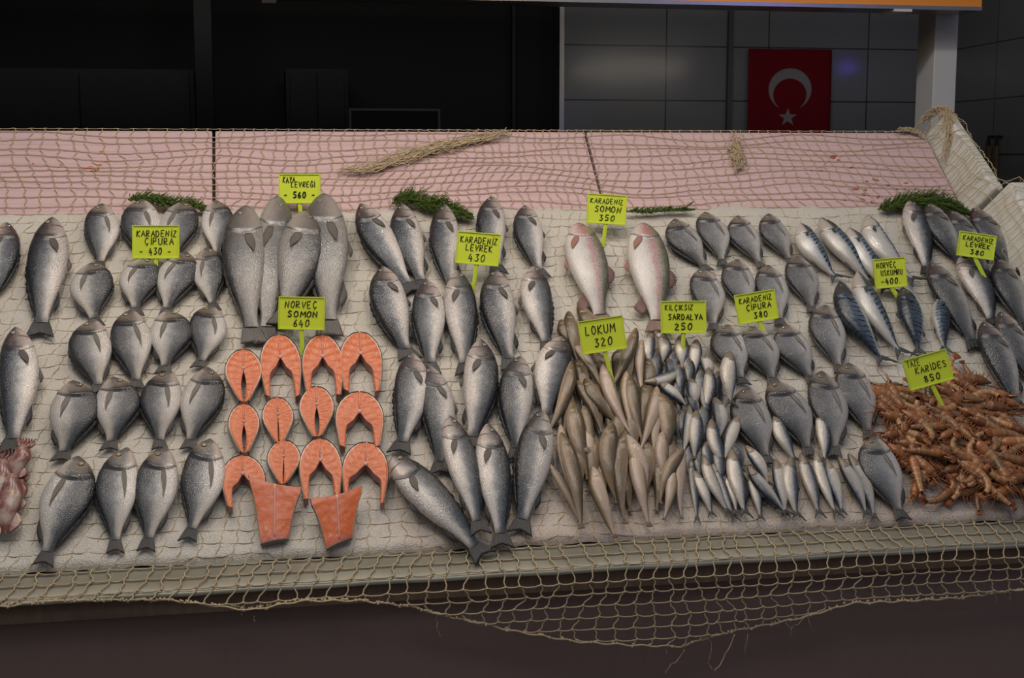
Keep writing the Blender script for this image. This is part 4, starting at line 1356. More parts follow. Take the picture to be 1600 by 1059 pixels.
def steak(x0, y0, x1, y1, kind, label, spread=None, lean=0.0, thin=1.0):
    cx_, k = (x0+x1)/2, None
    base_ = bed(cx_, (y0+y1)/2, .02)
    k = depth(base_)/FPX
    top, bot = bed(cx_, y0, .028), bed(cx_, y1, .028)
    Ls = (top-bot).length; Ws = (x1-x0)*k
    th = .026
    X = Vector((1, 0, 0)); Y = BU
    ca, sa = cos(lean), sin(lean)
    mw = Matrix.Translation(bot-BN*.026) @ Matrix(((1, 0, 0, 0), (0, BU.y, BN.y, 0), (0, BU.z, BN.z, 0), (0, 0, 0, 1))) @ Matrix.Rotation(lean, 4, 'Z')
    r = empty('salmon_steak', label, 'salmon steak', mw, 'orange salmon steaks')
    g0 = {'closed': .012, 'slit': .04, 'open': .16, 'wide': .24}[kind]
    btip = {'closed': .20, 'slit': .26, 'open': 1.0, 'wide': 1.05}[kind]
    NSs, NR = 30, 9
    fl = MB(); sk = MB(); cv = MB()
    rnd = random.Random(int(x0*7+y0))
    for sgn in (-1, 1):
        jit = rnd.uniform(-.02, .02)
        O, I = [], []
        for i in range(NSs+1):
            s_ = i/NSs
            q = s_*(len(OUTC)-1); i0 = min(int(q), len(OUTC)-2); f = q-i0
            ox = OUTC[i0][0]+(OUTC[i0+1][0]-OUTC[i0][0])*f; oy = OUTC[i0][1]+(OUTC[i0+1][1]-OUTC[i0][1])*f
            if kind in ('closed', 'slit'): ox *= 1-(1-btip)*max(0, (s_-.45)/.55)**1.6
            oy += jit*s_
            if oy < .02: oy = .02
            # inner edge: spine down to the bone, then the wall of the belly cavity
            if s_ < .28: ix, iy = 0.0, 1.0-.36*s_/.28
            else:
                u = (s_-.28)/.72
                iy = .64-(.60-abs(jit))*u
                gmax = g0*(.55+.9*u) if kind in ('open', 'wide') else g0*sin(pi*min(1, u*1.0))*1.6
                ix = gmax*min(1, u*5)**.6
                lob = {'closed': .30, 'slit': .3, 'open': .25-.15*u, 'wide': .20-.12*u}[kind]
                if kind in ('open', 'wide') : ix = max(ix, (ox-lob*thin-.06*(1-u))*min(1, u*3))
                ix = min(ix, ox-.03)
            O.append((ox, oy)); I.append((ix, iy))
        tv = []; fs_, fr_ = [], []
        rows = []
        for i in range(NSs+1):
            row = []
            for j in range(NR+1):
                rr_ = j/NR
                x = O[i][0]+(I[i][0]-O[i][0])*rr_; y = O[i][1]+(I[i][1]-O[i][1])*rr_
                dome = .0035*sqrt(max(0, sin(pi*min(1, rr_*.9+.06))))+.0008*sin(i*1.9+j)
                row.append((sgn*x*Ws, y*Ls, th-.0025+dome)); fs_.append(i/NSs); fr_.append(rr_)
            rows.append(row)
        fl.grid(rows, flip=(sgn < 0) == False, fs=fs_, fr=fr_)
        sr = []; fr2 = []
        for h in range(6):
            f = h/5
            sr.append([(sgn*(O[i][0]*Ws+.0012+.002*sin(pi*f)), O[i][1]*Ls+(.0012 if i < 6 else 0)+.001, f*(th+.0008)) for i in range(NSs+1)]); fr2 += [f]*(NSs+1)
        sk.grid(sr, flip=sgn < 0, fr=fr2)
        cr_ = [[(sgn*I[i][0]*Ws, I[i][1]*Ls, h/3*(th-.001)) for i in range(8, NSs+1)] for h in range(4)]
        cv.grid(cr_, flip=sgn > 0)
        # lobe tips
        cv.add([(sgn*O[-1][0]*Ws, O[-1][1]*Ls, 0), (sgn*I[-1][0]*Ws, I[-1][1]*Ls, 0), (sgn*I[-1][0]*Ws, I[-1][1]*Ls, th-.001), (sgn*O[-1][0]*Ws, O[-1][1]*Ls, th-.001)], [(0, 1, 2, 3)])
    fl.build('flesh', M['flesh'], r, True)
    sk.build('skin', M['sskin'], r, True)
    cv.build('belly_lining', M['cavity'], r, True)
    bn = MB(); bn.ball((0, .66*Ls, th-.001), Ws*.055, Ws*.06, .004, 10, 6); bn.tube([(0, .68*Ls, th+.001), (0, .99*Ls, th-.001)], .0012, 5); bn.build('bone', M['sbone'], r, True)


ST = [(352, 546, 411, 632, 'slit', 0), (411, 523, 474, 625, 'open', .02), (474, 523, 538, 622, 'open', -.03), (533, 519, 599, 616, 'open', -.04),
      (357, 631, 407, 712, 'slit', 0), (411, 621, 461, 697, 'closed', 0), (468, 604, 524, 686, 'slit', -.03), (525, 612, 600, 702, 'open', -.06),
      (351, 711, 418, 794, 'open', .06), (416, 688, 469, 760, 'closed', -.05), (470, 685, 536, 784, 'open', -.02), (533, 691, 605, 790, 'wide', -.1)]
SLB = ['salmon steak with a narrow slit, leftmost in the top row', 'open horseshoe salmon steak, second from the left in the top row', 'open horseshoe salmon steak, third from the left in the top row', 'open horseshoe salmon steak at the right end of the top row',
       'small salmon steak with a narrow slit, leftmost in the second row', 'small closed oval salmon steak, second in the second row', 'salmon steak with a dark slit, third in the second row', 'wide open salmon steak at the right end of the second row',
       'salmon steak partly under a tail piece, leftmost in the third row', 'closed oval salmon steak above the left tail piece', 'open salmon steak above the right tail piece', 'thin spread salmon steak at the right end of the third row']
for q, lb in zip(ST, SLB): steak(q[0], q[1], q[2], q[3], q[4], lb, lean=q[5], thin=.8 if q[4] == 'wide' else 1)


def tail_piece(tl, tr, br, bl, label, hh):
    q = [bed(*tl, hh+.012), bed(*tr, hh+.012), bed(*br, .018), bed(*bl, .018)]
    c0 = (q[0]+q[1]+q[2]+q[3])/4
    mw = Matrix.Translation(c0)
    r = empty('salmon_tail_piece', label, 'salmon piece', mw, 'cut salmon tail pieces')
    rows = []; fs_, fr_ = [], []; rim = []
    for i in range(21):
        f = i/20; row = []
        a_ = q[0].lerp(q[3], f); c_ = q[1].lerp(q[2], f)
        pinch = 1-.10*sin(pi*f)
        for j in range(17):
            u = j/16; uu = .5+(u-.5)*pinch
            p = a_.lerp(c_, uu)-c0+BN*(.004*sin(pi*u)+.001*noise.noise(Vector((i*.7, j*.7, c0.x*9))))+BU*(.010*(abs(u-.5)*2)**2*(1 if i == 0 else 0))
            row.append(p); fs_.append(f); fr_.append(u)
        rows.append(row)
    b = MB(); b.grid(rows, flip=True, fs=fs_, fr=fr_); b.build('flesh', M['slab'], r, True)
    loop = [rows[0][j] for j in range(17)]+[rows[i][16] for i in range(1, 21)]+[rows[20][j] for j in range(15, -1, -1)]+[rows[i][0] for i in range(19, 0, -1)]
    b = MB(); out_ = []; at = []
    cen = Vector((0, 0, 0))
    for f, h in ((1.0, 0), (.85, -.002), (.6, -.006), (.3, -.011), (0, -.016)):
        row = []
        for p in loop+loop[:1]:
            dr = (p-BN*p.dot(BN)); dr.normalize()
            row.append(p+BN*h+dr*(.0022*(1-(2*f-1)**2)+.0003)); at.append(f)
        out_.append(row)
    b.grid(out_, flip=False, fr=at); b.build('skin', M['sskin'], r, True)
    b = MB(); b.tube([rows[i][8]+BN*.0012 for i in range(1, 20)], [.0022*(1-.5*i/20) for i in range(1, 20)], 6); b.build('backbone', M['sbone'], r, True)


tail_piece((389, 748), (470, 766), (450, 840), (408, 848), 'cut salmon tail piece at the front left with reddish end', .036)
tail_piece((486, 784), (566, 764), (550, 838), (511, 856), 'cut salmon tail piece at the front right, near the metal edge', .036)

# ------------------------------------------------------------------ squid at the left edge
def mat_squid():
    g = NT('squid_skin')
    n1 = g.noise(g.obj(), 26, 4); n2 = g.noise(g.obj(), 160, 2)
    c = g.ramp(n1, [(.35, (.11, .035, .035)), (.48, (.22, .09, .08)), (.58, (.34, .25, .21)), (.75, (.46, .38, .32))])
    c = g.mix(g.ramp(n2, [(.55, 0.0), (.7, .5)]), c, (.20, .06, .06))
    g.bump(n1, .2, .002)
    return g.out(c, .25, 0, .6)


M['squid'] = mat_squid()


def squid(hx, hy, tx, ty, w, hh, label):
    H, T = bed(hx, hy, hh), bed(tx, ty, hh)
    X = T-H; L = X.length; X.normalize(); Zn = BN; Yn = Zn.cross(X); W_ = w*depth(H)/FPX/2
    mw = Matrix(((X.x, Yn.x, Zn.x, H.x), (X.y, Yn.y, Zn.y, H.y), (X.z, Yn.z, Zn.z, H.z), (0, 0, 0, 1)))
    r = empty('squid', label, 'squid', mw, 'raw squid at the left edge')
    rows = []
    for i in range(22):
        t = i/21
        rr_ = W_*(.75+.3*sin(pi*min(1, t*.9+.1)))*(1-t**4)+.001
        rows.append([(L*(.18+.82*t), rr_*cos(2*pi*j/18)+.004*sin(t*7), W_*.75*(1-.6*t*t)+rr_*.65*sin(2*pi*j/18)) for j in range(18)])
    b = MB(); b.grid(rows, close=True, flip=False); b.build('mantle', M['squid'], r, True)
    b = MB()
    for s in (-1, 1):
        b.sheet([[(L*(.6+.4*f), s*W_*(.3+1.1*sin(pi*f)*g_/3), W_*.45) for g_ in range(4)] for f in [k/8 for k in range(9)]], .003)
    b.build('fin', M['squid'], r, True)
    b = MB(); b.ball((L*.13, 0, W_*.6), L*.09, W_*.7, W_*.55, 12, 8); b.build('head', M['squid'], r, True)
    for k in range(6):
        b = MB(); y = (k-2.5)*W_*.28
        b.tube([(L*.07-L*.06*s_, y*(1+.1*s_)+.003*sin(s_*1.5+k), W_*.5-.001*s_) for s_ in range(6)], [.0045, .004, .0035, .003, .002, .001], 7); b.build('tentacle', M['squid'], r, True)
    b = MB(); b.ball((L*.13, W_*.62, W_*.75), .004, .003, .003, 8, 6); b.build('eye', M['black'], r, True)


squid(8, 722, -6, 800, 34, .012, 'reddish squid cut off by the left edge of the picture')
squid(40, 698, 22, 752, 26, .02, 'pale squid lying against the tail of the large sea bass')
squid(22, 742, 8, 838, 34, .014, 'long reddish brown squid lowest on the ice at the left edge')
squid(34, 750, 26, 800, 20, .012, 'narrow brownish squid at the right of the squid pile')

# ------------------------------------------------------------------ shrimp
def mat_shrimp(name, a, b_, c_):
    g = NT(name)
    s_ = g.attr('ft')
    rn = g.rnd()
    n_ = g.noise(g.obj(), 90, 3)
    rings = g.ramp(g.math('SINE', g.math('MULTIPLY', s_, 50.0)), [(.2, 0.0), (.95, 1.0)])
    c = g.mix(n_, a, b_)
    c = g.mix(g.math('MULTIPLY', rings, .55), c, c_)
    br = g.math('MULTIPLY_ADD', rn, .8, .5)
    c = g.mix(1.0, c, g.comb(br, g.math('MULTIPLY_ADD', rn, .78, .48), g.math('MULTIPLY_ADD', rn, .78, .46)), 'MULTIPLY')
    c = g.mix(g.math('MULTIPLY', g.step(g.math('FRACT', g.math('MULTIPLY', rn, 7.3)), .78, .82), .6), c, (.10, .08, .05))
    g.bump(rings, .3, .001)
    return g.out(c, .28, 0, .5)


M['shr'] = mat_shrimp('shrimp_shell', (.25, .118, .045), (.40, .215, .095), (.44, .28, .16))
M['shrhead'] = mat_shrimp('shrimp_head_shell', (.20, .08, .03), (.40, .165, .06), (.26, .12, .055))
M['shrleg'] = plain('shrimp_leg', (.30, .10, .045), .4)
M['shrtail'] = plain('shrimp_tail_fan', (.27, .085, .03), .35)


def shrimp_meshes(curl, seed):
    rnd = random.Random(seed)
    L, D = .088, .0175
    pts = []
    a_ = 0.0; x = y = 0.0
    n = 34
    for i in range(n+1):
        t = i/n
        pts.append((x, y, a_))
        a_ += curl*(max(0, t-.28))*.16
        x += cos(a_)*L/n; y -= sin(a_)*L/n
    NA = 12

    def rad(t):
        if t < .06: return D*.5*(.10+t*4)
        if t < .38: return D*.5*(.34+.66*min(1, (t-.06)/.14))
        k = (t-.38)/.62
        seg = .05*abs(sin(k*6*pi))
        return D*.5*(1.0-.62*k**1.3)*(1-.06+seg)

    def ringset(t0, t1, m, inflate=1.0):
        rows = []; ft = []
        for i in range(m+1):
            t = t0+(t1-t0)*i/m; q = t*n; i0 = min(int(q), n-1); f = q-i0
            px = pts[i0][0]+(pts[i0+1][0]-pts[i0][0])*f; py = pts[i0][1]+(pts[i0+1][1]-pts[i0][1])*f; an = pts[i0][2]
            rr_ = rad(t)*inflate
            rows.append([(px+sin(an)*rr_*cos(2*pi*k/NA), py+cos(an)*rr_*cos(2*pi*k/NA), D*.42+rr_*.85*sin(2*pi*k/NA)) for k in range(NA)]); ft += [t]*NA
        return rows, ft
    out = []
    rows, ft = ringset(.36, .93, 40); b = MB(); b.grid(rows, close=True, ft=ft, flip=True)
    b.add(rows[-1], [tuple(range(NA))], ft=[.93]*NA); out.append(('abdomen', b.mesh('abdomen', M['shr'])))
    rows, ft = ringset(0.0, .38, 16, 1.06); b = MB(); b.grid(rows, close=True, ft=ft, flip=True)
    b.tube([(.008, D*.32, D*.45), (-.004, D*.42, D*.5), (-.016, D*.55, D*.55)], [.0022, .0014, .0003], 5, ft=[0]*15); out.append(('carapace', b.mesh('carapace', M['shrhead'])))
    b = MB()
    px, py, an = pts[int(.92*n)]
    for k in range(5):
        w = an+(k-2)*.22
        tip = (px+cos(w)*.016, py-sin(w)*.016)
        nx, ny = sin(w)*.0024, cos(w)*.0024
        z = D*.38
        b.sheet([[(px, py, z), (px, py, z+.0004)], [((px+tip[0])/2-nx, (py+tip[1])/2-ny, z), ((px+tip[0])/2+nx, (py+tip[1])/2+ny, z)], [(tip[0]-nx*.6, tip[1]-ny*.6, z-.001), (tip[0]+nx*.6, tip[1]+ny*.6, z-.001)]], .001)
    out.append(('tail_fan', b.mesh('tail_fan', M['shrtail'])))
    b = MB()
    for k in range(9):
        t = .14+.07*k; q = int(t*n); px, py, an = pts[q]; rr_ = rad(t)
        bx, by = px-sin(an)*rr_*.8, py-cos(an)*rr_*.8
        ln = .015*(1-.07*k)*rnd.uniform(.8, 1.2); sl = rnd.uniform(-.5, .5)
        b.tube([(bx, by, D*.45), (bx+ln*.3*sl-ln*.2, by-ln*.6, D*.4), (bx+ln*.8*sl-ln*.1, by-ln, D*.2)], [.0013, .0009, .0004], 4)
    out.append(('legs', b.mesh('legs', M['shrleg'])))
    b = MB()
    for s in (-1, 1):
        b.tube([(.002, s*.002, D*.5), (-.015, s*.006, D*.6), (-.032, s*.010+rnd.uniform(-.01, .01), D*.6), (-.05, s*.014+rnd.uniform(-.02, .02), D*.4)], [.0007, .0005, .0004, .0002], 4)
    out.append(('antennae', b.mesh('antennae', M['shrleg'])))
    b = MB(); b.ball((.006, D*.16, D*.75), .0018, .0018, .0018, 6, 5); out.append(('eye', b.mesh('eye', M['black'])))
    return out


SM = [shrimp_meshes(c, i) for i, c in enumerate((0.0, .6, 1.2, 2.0, -.3, 1.6))]
SMm = []
POLY = [(1366, 606), (1400, 604), (1430, 612), (1470, 596), (1490, 578), (1518, 572), (1530, 598), (1560, 622), (1590, 660), (1640, 690), (1640, 770), (1570, 785), (1520, 772), (1485, 765), (1450, 745), (1422, 785), (1412, 740), (1395, 700), (1372, 660)]


def inside(x, y):
    c_ = False
    for (xa, ya), (xb_, yb_) in zip(POLY, POLY[1:]+POLY[:1]):
        if (ya > y) != (yb_ > y) and x < (xb_-xa)*(y-ya)/(yb_-ya)+xa: c_ = not c_
    return c_


def edge_dist(x, y):
    m = 1e9
    for (xa, ya), (xb_, yb_) in zip(POLY, POLY[1:]+POLY[:1]):
        l2 = (xb_-xa)**2+(yb_-ya)**2; t = max(0, min(1, ((x-xa)*(xb_-xa)+(y-ya)*(yb_-ya))/l2))
        m = min(m, sqrt((x-xa-t*(xb_-xa))**2+(y-ya-t*(yb_-ya))**2))
    return m


srnd = random.Random(21)


def shrimp(cx_, cy_, ang_, lenpx, h, var, label, pitch=0.0, flip=False):
    c0 = bed(cx_, cy_, h)
    k = lenpx*depth(c0)/FPX/.088*1.1
    X = Vector((cos(ang_), 0, 0))-BU*sin(ang_)      # image angle, clockwise
    X = (X*cos(pitch)+BN*sin(pitch)).normalized()
    Zn = (BN-X*BN.dot(X)).normalized(); Yn = Zn.cross(X)
    rl = srnd.uniform(-.5, .5)
    Zn, Yn = Zn*cos(rl)+Yn*sin(rl), Yn*cos(rl)-Zn*sin(rl)
    o_ = c0-X*.044*k
    mw = Matrix(((X.x*k, Yn.x*k, Zn.x*k, o_.x), (X.y*k, Yn.y*k, Zn.y*k, o_.y), (X.z*k, Yn.z*k, Zn.z*k, o_.z), (0, 0, 0, 1)))
    r = empty('shrimp', label, 'shrimp', mw, 'heap of raw shrimp')
    for pn, me in SM[var]: link(pn, me, r)


def zone(x, y):
    if y < 640: return 'orange-brown shrimp in the upper part of the heap by the 850 sign'
    if x < 1440: return 'orange-brown shrimp in the left part of the heap beside the bream'
    if x > 1540: return 'orange-brown shrimp in the right part of the heap at the edge'
    if y > 725: return 'orange-brown shrimp along the lower edge of the heap'
    return 'orange-brown shrimp in the middle of the heap under the 850 sign'


cnt = 0; tries = 0; taken = []
while cnt < 128 and tries < 9000:
    tries += 1
    x, y = srnd.uniform(1366, 1630), srnd.uniform(575, 785)
    if not inside(x, y): continue
    ed = edge_dist(x, y)
    if ed < 9: continue
    if any((x-a_)**2+(y-c_)**2 < 11**2 for a_, c_ in taken): continue
    taken.append((x, y))
    lay = .002+min(.042, .0011*ed)*srnd.uniform(.35, 1.0)
    ang_ = srnd.gauss(.45, .55)+(pi if srnd.random() < .5 else 0)
    if ed < 25 and y > 690: ang_ = srnd.choice((1, -1))*srnd.gauss(1.3, .4)
    shrimp(x, y, ang_, srnd.uniform(62, 80), lay, srnd.randrange(6), zone(x, y), srnd.uniform(-.12, .12))
    cnt += 1
for (hx, hy, tx, ty, h, v, lb) in [(1492, 764, 1444, 796, .006, 1, 'lone pinkish shrimp lying lowest on the ice in front of the heap'), (1530, 745, 1567, 798, .03, 0, 'yellowish shrimp pointing down right at the front of the heap'),
                                   (1517, 612, 1513, 566, .006, 0, 'shrimp standing upright at the top of the heap, right of the sign'), (1488, 572, 1510, 612, .008, 1, 'shrimp at the very top of the heap beside the upright one'),
                                   (1432, 708, 1424, 778, .022, 0, 'long dark shrimp hanging straight down at the left front of the heap'), (1400, 672, 1450, 648, .035, 3, 'curled pale shrimp on top at the left of the heap'),
                                   (1480, 590+80, 1418, 668, .045, 0, 'straight greyish shrimp crossing the middle of the heap'), (1530, 738, 1496, 770, .03, 3, 'curled shrimp at the lower edge left of the yellowish one'), (1530, 765, 1522, 798, .006, 0, 'short reddish shrimp under the yellowish one at the front'),
                                   (1400, 606, 1372, 606, .004, 1, 'small shrimp at the upper left corner of the heap'), (1602, 802, 1606, 780, .004, 3, 'single shrimp cut off by the right edge at the front of the ice')]:
    shrimp((hx+tx)/2, (hy+ty)/2, atan2(ty-hy, tx-hx), max(48, sqrt((hx-tx)**2+(hy-ty)**2)*1.05), h, v, lb)

# ------------------------------------------------------------------ green herbs
def herb(pts, wid, dens, label, seed):
    rnd = random.Random(seed)
    C_ = [bed(px, py, .012) for px, py in pts]
    r = empty('herb_sprig', label, 'herb', Matrix.Translation(C_[0]), 'green herb sprigs along the back')
    k = depth(C_[0])/FPX
    def at(t):
        q = t*(len(C_)-1); i0 = min(int(q), len(C_)-2); return C_[i0].lerp(C_[i0+1], q-i0)-C_[0]
    b = MB(); b.tube([at(i/16) for i in range(17)], [.003*(1-.6*i/16) for i in range(17)], 6); b.build('stem', M['stem'], r, True)
    b = MB()
    for i in range(dens):
        t = rnd.random()**.9
        p = at(t)
        dirv = (at(min(1, t+.05))-at(max(0, t-.05))).normalized()
        w_ = wid*k*(sin(pi*min(1, t*.82+.14))**.7)
        a_ = rnd.uniform(-1, 1)
        side = BU*a_+BN*abs(rnd.gauss(.3, .4))
        tip = p+side*w_*.62+dirv*w_*rnd.uniform(.1, .9)
        p2 = p.lerp(tip, rnd.uniform(.0, .5))
        mid = p2.lerp(tip, .5)+BN*.003
        b.tube([p2, mid, tip], [.0007, .0011, .0002], 3)
        for s_ in range(3):
            bp = p2.lerp(tip, .3+.25*s_)
            tp = bp+(dirv*rnd.uniform(.2, 1)+BU*rnd.uniform(-.7, .7)+BN*rnd.uniform(-.1, .6))*w_*.22
            b.tube([bp, bp.lerp(tp, .5), tp], [.0005, .0009, .0002], 3)
    b.build('foliage', M['herb'], r, True)


herb([(200, 311), (228, 312), (262, 319), (300, 322), (322, 328)], 26, 620, 'dark green herb sprig behind the top row of bream at the left', 1)
herb([(612, 318), (630, 312), (665, 320), (705, 330), (735, 340)], 36, 760, 'bushy green herb sprig behind the top row of sea bass', 2)
herb([(975, 330), (1010, 331), (1045, 329), (1084, 328)], 14, 320, 'thin green herb sprig lying right of the 350 sign', 3)
herb([(1055, 329), (1070, 325), (1083, 316)], 6, 50, 'tiny green herb twig pointing up beside the thin sprig', 6)
herb([(1372, 327), (1400, 322), (1440, 317), (1480, 322), (1512, 334)], 32, 1300, 'large green herb sprig behind the right-hand sea bass', 4)
herb([(1560, 362), (1580, 378), (1610, 395)], 44, 620, 'green herb sprig at the right edge against the white foam', 5)

# ------------------------------------------------------------------ price signs
GL = {'A': [[(0, 0), (.45, 1), (.9, 0)], [(.18, .4), (.74, .4)]], 'B': [[(0, 0), (0, 1), (.6, .95), (.65, .6), (0, .52), (.75, .45), (.75, .05), (0, 0)]],
      'C': [[(.8, .85), (.4, 1), (.05, .6), (.1, .15), (.45, 0), (.8, .15)]], 'D': [[(0, 0), (0, 1), (.5, .95), (.8, .5), (.5, .05), (0, 0)]],
      'E': [[(.75, 1), (0, 1), (0, 0), (.75, 0)], [(0, .52), (.6, .52)]], 'G': [[(.8, .85), (.4, 1), (.05, .6), (.1, .15), (.45, 0), (.8, .1), (.8, .45), (.5, .45)]],
      'I': [[(.15, 0), (.15, 1)]], 'K': [[(0, 0), (.05, 1)], [(.75, 1), (.03, .45), (.8, 0)]], 'L': [[(.05, 1), (0, 0), (.7, .03)]], 'M': [[(0, 0), (.1, 1), (.5, .35), (.9, 1), (1, 0)]],
      'N': [[(0, 0), (.05, 1), (.75, 0), (.8, 1)]], 'O': [[(.4, 1), (.05, .65), (.1, .15), (.45, 0), (.82, .35), (.75, .85), (.4, 1)]], 'P': [[(0, 0), (.03, 1), (.65, .95), (.65, .5), (.02, .45)]],
      'R': [[(0, 0), (.03, 1), (.65, .95), (.65, .55), (.02, .48), (.75, 0)]], 'S': [[(.75, .9), (.3, 1), (.08, .75), (.7, .35), (.6, .03), (.02, .08)]], 'T': [[(0, 1), (.8, 1)], [(.4, 1), (.38, 0)]],
      'U': [[(0, 1), (.03, .15), (.4, 0), (.75, .15), (.8, 1)]], 'V': [[(0, 1), (.35, 0), (.8, 1)]], 'Y': [[(0, 1), (.4, .5)], [(.8, 1), (.3, 0)]], 'Z': [[(0, 1), (.7, 1), (0, 0), (.8, .02)]],
      '0': [[(.4, 1), (.05, .6), (.12, .1), (.45, 0), (.78, .4), (.7, .9), (.4, 1)]], '2': [[(.05, .8), (.35, 1), (.7, .75), (0, 0), (.8, .02)]], '3': [[(.05, .95), (.7, 1), (.3, .58), (.75, .35), (.5, 0), (.02, .08)]],
      '4': [[(.4, 1), (0, .35), (.8, .35)], [(.55, .7), (.5, -.1)]], '5': [[(.75, 1), (.12, 1), (.08, .58), (.6, .55), (.7, .15), (.3, 0), (0, .1)]], '6': [[(.6, 1), (.1, .5), (.08, .12), (.4, 0), (.7, .2), (.5, .5), (.1, .35)]],
      '8': [[(.4, .52), (.1, .75), (.4, 1), (.7, .78), (.4, .52), (.05, .22), (.4, 0), (.75, .22), (.4, .52)]], '-': [[(.0, .45), (.7, .45)]], '.': [[(.1, 0), (.14, .06)]], ' ': []}
GL['İ'] = GL['I']+[[(.15, 1.2), (.17, 1.27)]]
GL['Ç'] = GL['C']+[[(.45, 0), (.5, -.15), (.35, -.22)]]
GL['Ğ'] = GL['G']+[[(.2, 1.2), (.4, 1.1), (.6, 1.22)]]


def text_strokes(mb, txt, x0, y0, wtot, h, rad_, rnd):
    wl = [.45 if ch in 'Iİ.' else 1.0 for ch in txt]; adv = wtot/max(1, sum(wl)-.15); xo = [sum(wl[:i_]) for i_ in range(len(txt))]
    for i, ch in enumerate(txt):
        oy = y0+rnd.uniform(-.04, .04)*h; sx = adv*.80; sh = rnd.uniform(-.05, .15)
        for st in GL[ch]:
            pts = []
            P_ = [(x0+xo[i]*adv+(px+sh*py)*sx, oy+py*h) for px, py in st]
            for a_, c_ in zip(P_, P_[1:]):
                pts += [a_, ((a_[0]+c_[0])/2, (a_[1]+c_[1])/2)]
            pts.append(P_[-1])
            mb.tube([(p[0], p[1], .0042) for p in pts], rad_, 5, ref=Vector((0, 0, 1)))


def sign(quad, foot, lines, label, seed, tiltb=.15, fh_=.016):
    rnd = random.Random(seed)
    F = bed(foot[0], foot[1], fh_)
    n = Vector((-sin(YAW)*cos(tiltb), -cos(YAW)*cos(tiltb), sin(tiltb)))
    q = [hit(x, y, F, n) for x, y in quad]                  # tl, tr, br, bl
    ctr_ = (q[0]+q[1]+q[2]+q[3])/4
    X = ((q[1]-q[0])+(q[2]-q[3])).normalized(); Yv = n.cross(X)
    w = ((q[1]-q[0]).length+(q[2]-q[3]).length)/2; h = ((q[0]-q[3]).length+(q[1]-q[2]).length)/2
    mw = Matrix(((X.x, Yv.x, n.x, ctr_.x), (X.y, Yv.y, n.y, ctr_.y), (X.z, Yv.z, n.z, ctr_.z), (0, 0, 0, 1)))
    r = empty('price_sign', label, 'price sign', mw, 'yellow-green price signs')
    b = MB(); b.box((-w/2, -h/2, 0), (w/2, h/2, .004)); bo = b.build('board', M['sign'], r)
    b = MB(); t = .0026
    for a_, c_ in (((-w/2, -h/2), (w/2, -h/2+t)), ((-w/2, h/2-t), (w/2, h/2)), ((-w/2, -h/2+t), (-w/2+t, h/2-t)), ((w/2-t, -h/2+t), (w/2, h/2-t))):
        b.box((a_[0], a_[1], .0005), (c_[0], c_[1], .0062))
    b.build('rim', M['rim'], r)
    inv = mw.inverted(); fp = inv @ (F-Vector((0, 0, .0)))
    dv = Vector((fp.x, fp.y+h/2, 0)); ln = dv.length; dv.normalize(); sv = Vector((-dv.y, dv.x, 0))*.0056
    a_ = Vector((fp.x*0+0, -h/2, 0))-dv*.0; a_ = Vector((0, -h/2+.002, 0)); e_ = Vector((fp.x, fp.y, 0))+dv*(.012+fh_*1.15)
    b = MB(); b.hexa([a_-sv+Vector((0, 0, -.001)), a_+sv+Vector((0, 0, -.001)), e_+sv*.8+Vector((0, 0, -.001)), e_-sv*.8+Vector((0, 0, -.001)), a_-sv+Vector((0, 0, .0035)), a_+sv+Vector((0, 0, .0035)), e_+sv*.8+Vector((0, 0, .0035)), e_-sv*.8+Vector((0, 0, .0035))])
    b.hexa([a_-sv*.3+Vector((0, 0, .003)), a_+sv*.3+Vector((0, 0, .003)), e_+sv*.3+Vector((0, 0, .003)), e_-sv*.3+Vector((0, 0, .003)), a_-sv*.25+Vector((0, 0, .0055)), a_+sv*.25+Vector((0, 0, .0055)), e_+sv*.25+Vector((0, 0, .0055)), e_-sv*.25+Vector((0, 0, .0055))])
    b.build('stick', M['rim'], r)
    b = MB()
    for (txt, x, y, wd, hh_, rad_) in lines:                # fractions of the board from its lower left corner
        text_strokes(b, txt, -w/2+x*w, -h/2+y*h, wd*w, hh_*h, rad_, rnd)
    b.build('lettering', M['ink'], bo)


S_ = .00135
sign([(207, 352), (281, 352), (281, 404), (208, 404)], (244, 421), [('KARADENİZ', .09, .66, .86, .18, S_), ('ÇİPURA', .27, .42, .62, .20, S_), ('- 430 -', .16, .12, .68, .20, S_*1.1)], 'yellow-green price sign reading KARADENİZ ÇİPURA 430 over the left bream', 1)
sign([(436, 272), (501, 272), (501, 318), (436, 318)], (470, 335), [('KAYA', .10, .70, .30, .20, S_), ('LEVREĞİ', .30, .55, .58, .18, S_), ('- 560 -', .13, .19, .76, .20, S_*1.5)], 'yellow-green price sign reading KAYA LEVREĞİ 560 over the large grey fish', 2, fh_=.012)
sign([(436, 463), (508, 464), (508, 516), (435, 514)], (472, 537), [('NORVEÇ', .14, .66, .70, .20, S_), ('SOMON', .20, .38, .66, .18, S_*1.2), ('640', .33, .09, .36, .21, S_)], 'yellow-green price sign reading NORVEÇ SOMON 640 over the salmon steaks', 3)
sign([(716, 361), (784, 366), (778, 417), (711, 410)], (740, 445), [('KARADENİZ', .08, .66, .86, .19, S_), ('LEVREK', .22, .42, .62, .19, S_), ('430', .30, .10, .40, .22, S_)], 'yellow-green price sign reading KARADENİZ LEVREK 430 over the middle bass', 4)
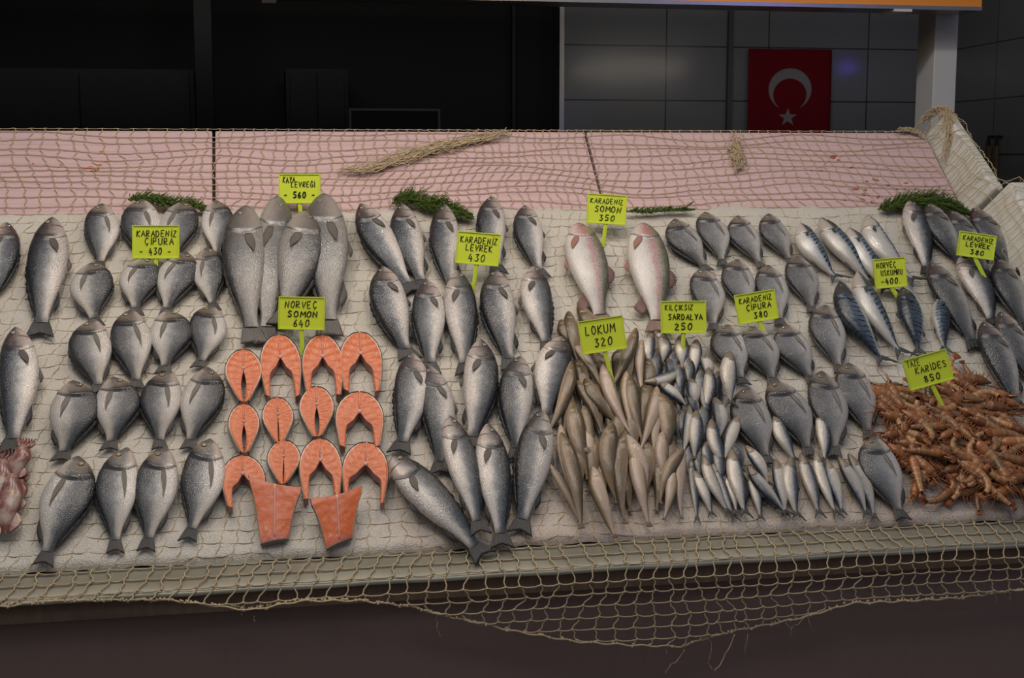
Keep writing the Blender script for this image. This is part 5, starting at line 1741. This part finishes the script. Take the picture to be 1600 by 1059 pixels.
sign([(919, 302), (981, 306), (976, 352), (915, 348)], (944, 369), [('KARADENİZ', .08, .68, .84, .17, S_*.9), ('SOMON', .20, .40, .68, .20, S_*1.1), ('350', .33, .11, .40, .19, S_*1.1)], 'yellow-green price sign reading KARADENİZ SOMON 350 above the trout', 5)
sign([(901, 503), (971, 492), (981, 544), (911, 554)], (953, 580), [('LOKUM', .14, .55, .66, .26, S_*1.1), ('320', .30, .18, .42, .24, S_*1.1)], 'yellow-green price sign reading LOKUM 320 over the tan fish heap', 6, fh_=.045)
sign([(1032, 470), (1103, 470), (1103, 520), (1032, 521)], (1067, 545), [('KILÇIKSIZ', .10, .72, .62, .16, S_*.9), ('SARDALYA', .17, .42, .76, .17, S_*1.1), ('250', .31, .11, .40, .20, S_*1.2)], 'yellow-green price sign reading KILÇIKSIZ SARDALYA 250 over the sardines', 7, fh_=.03)
sign([(1143, 462), (1206, 452), (1220, 496), (1157, 507)], (1199, 528), [('KARADENİZ', .10, .68, .82, .18, S_*.9), ('ÇİPURA', .25, .42, .62, .19, S_), ('380', .40, .13, .36, .19, S_*1.1)], 'yellow-green price sign reading KARADENİZ ÇİPURA 380 over the right bream', 8)
sign([(1358, 406), (1409, 402), (1421, 446), (1372, 451)], (1403, 466), [('NORVEÇ', .10, .68, .62, .19, S_*.9), ('USKUMRU', .22, .42, .68, .18, S_*.9), ('-400.', .20, .13, .60, .19, S_*1.1)], 'yellow-green price sign reading NORVEÇ USKUMRU 400 over the mackerel', 9)
sign([(1494, 360), (1552, 369), (1556, 407), (1498, 399)], (1532, 422), [('KARADENİZ', .12, .66, .82, .19, S_*.9), ('LEVREK', .22, .42, .66, .18, S_), ('380', .36, .13, .38, .19, S_*1.1)], 'yellow-green price sign reading KARADENİZ LEVREK 380 over the right-hand bass', 10, fh_=.055)
sign([(1406, 564), (1475, 545), (1492, 591), (1424, 610)], (1468, 626), [('TAZE', .08, .72, .30, .20, S_*.7), ('KARİDES', .22, .46, .72, .20, S_*.9), ('850', .36, .14, .38, .20, S_*1.1)], 'yellow-green price sign reading TAZE KARİDES 850 over the shrimp', 11, fh_=.06)
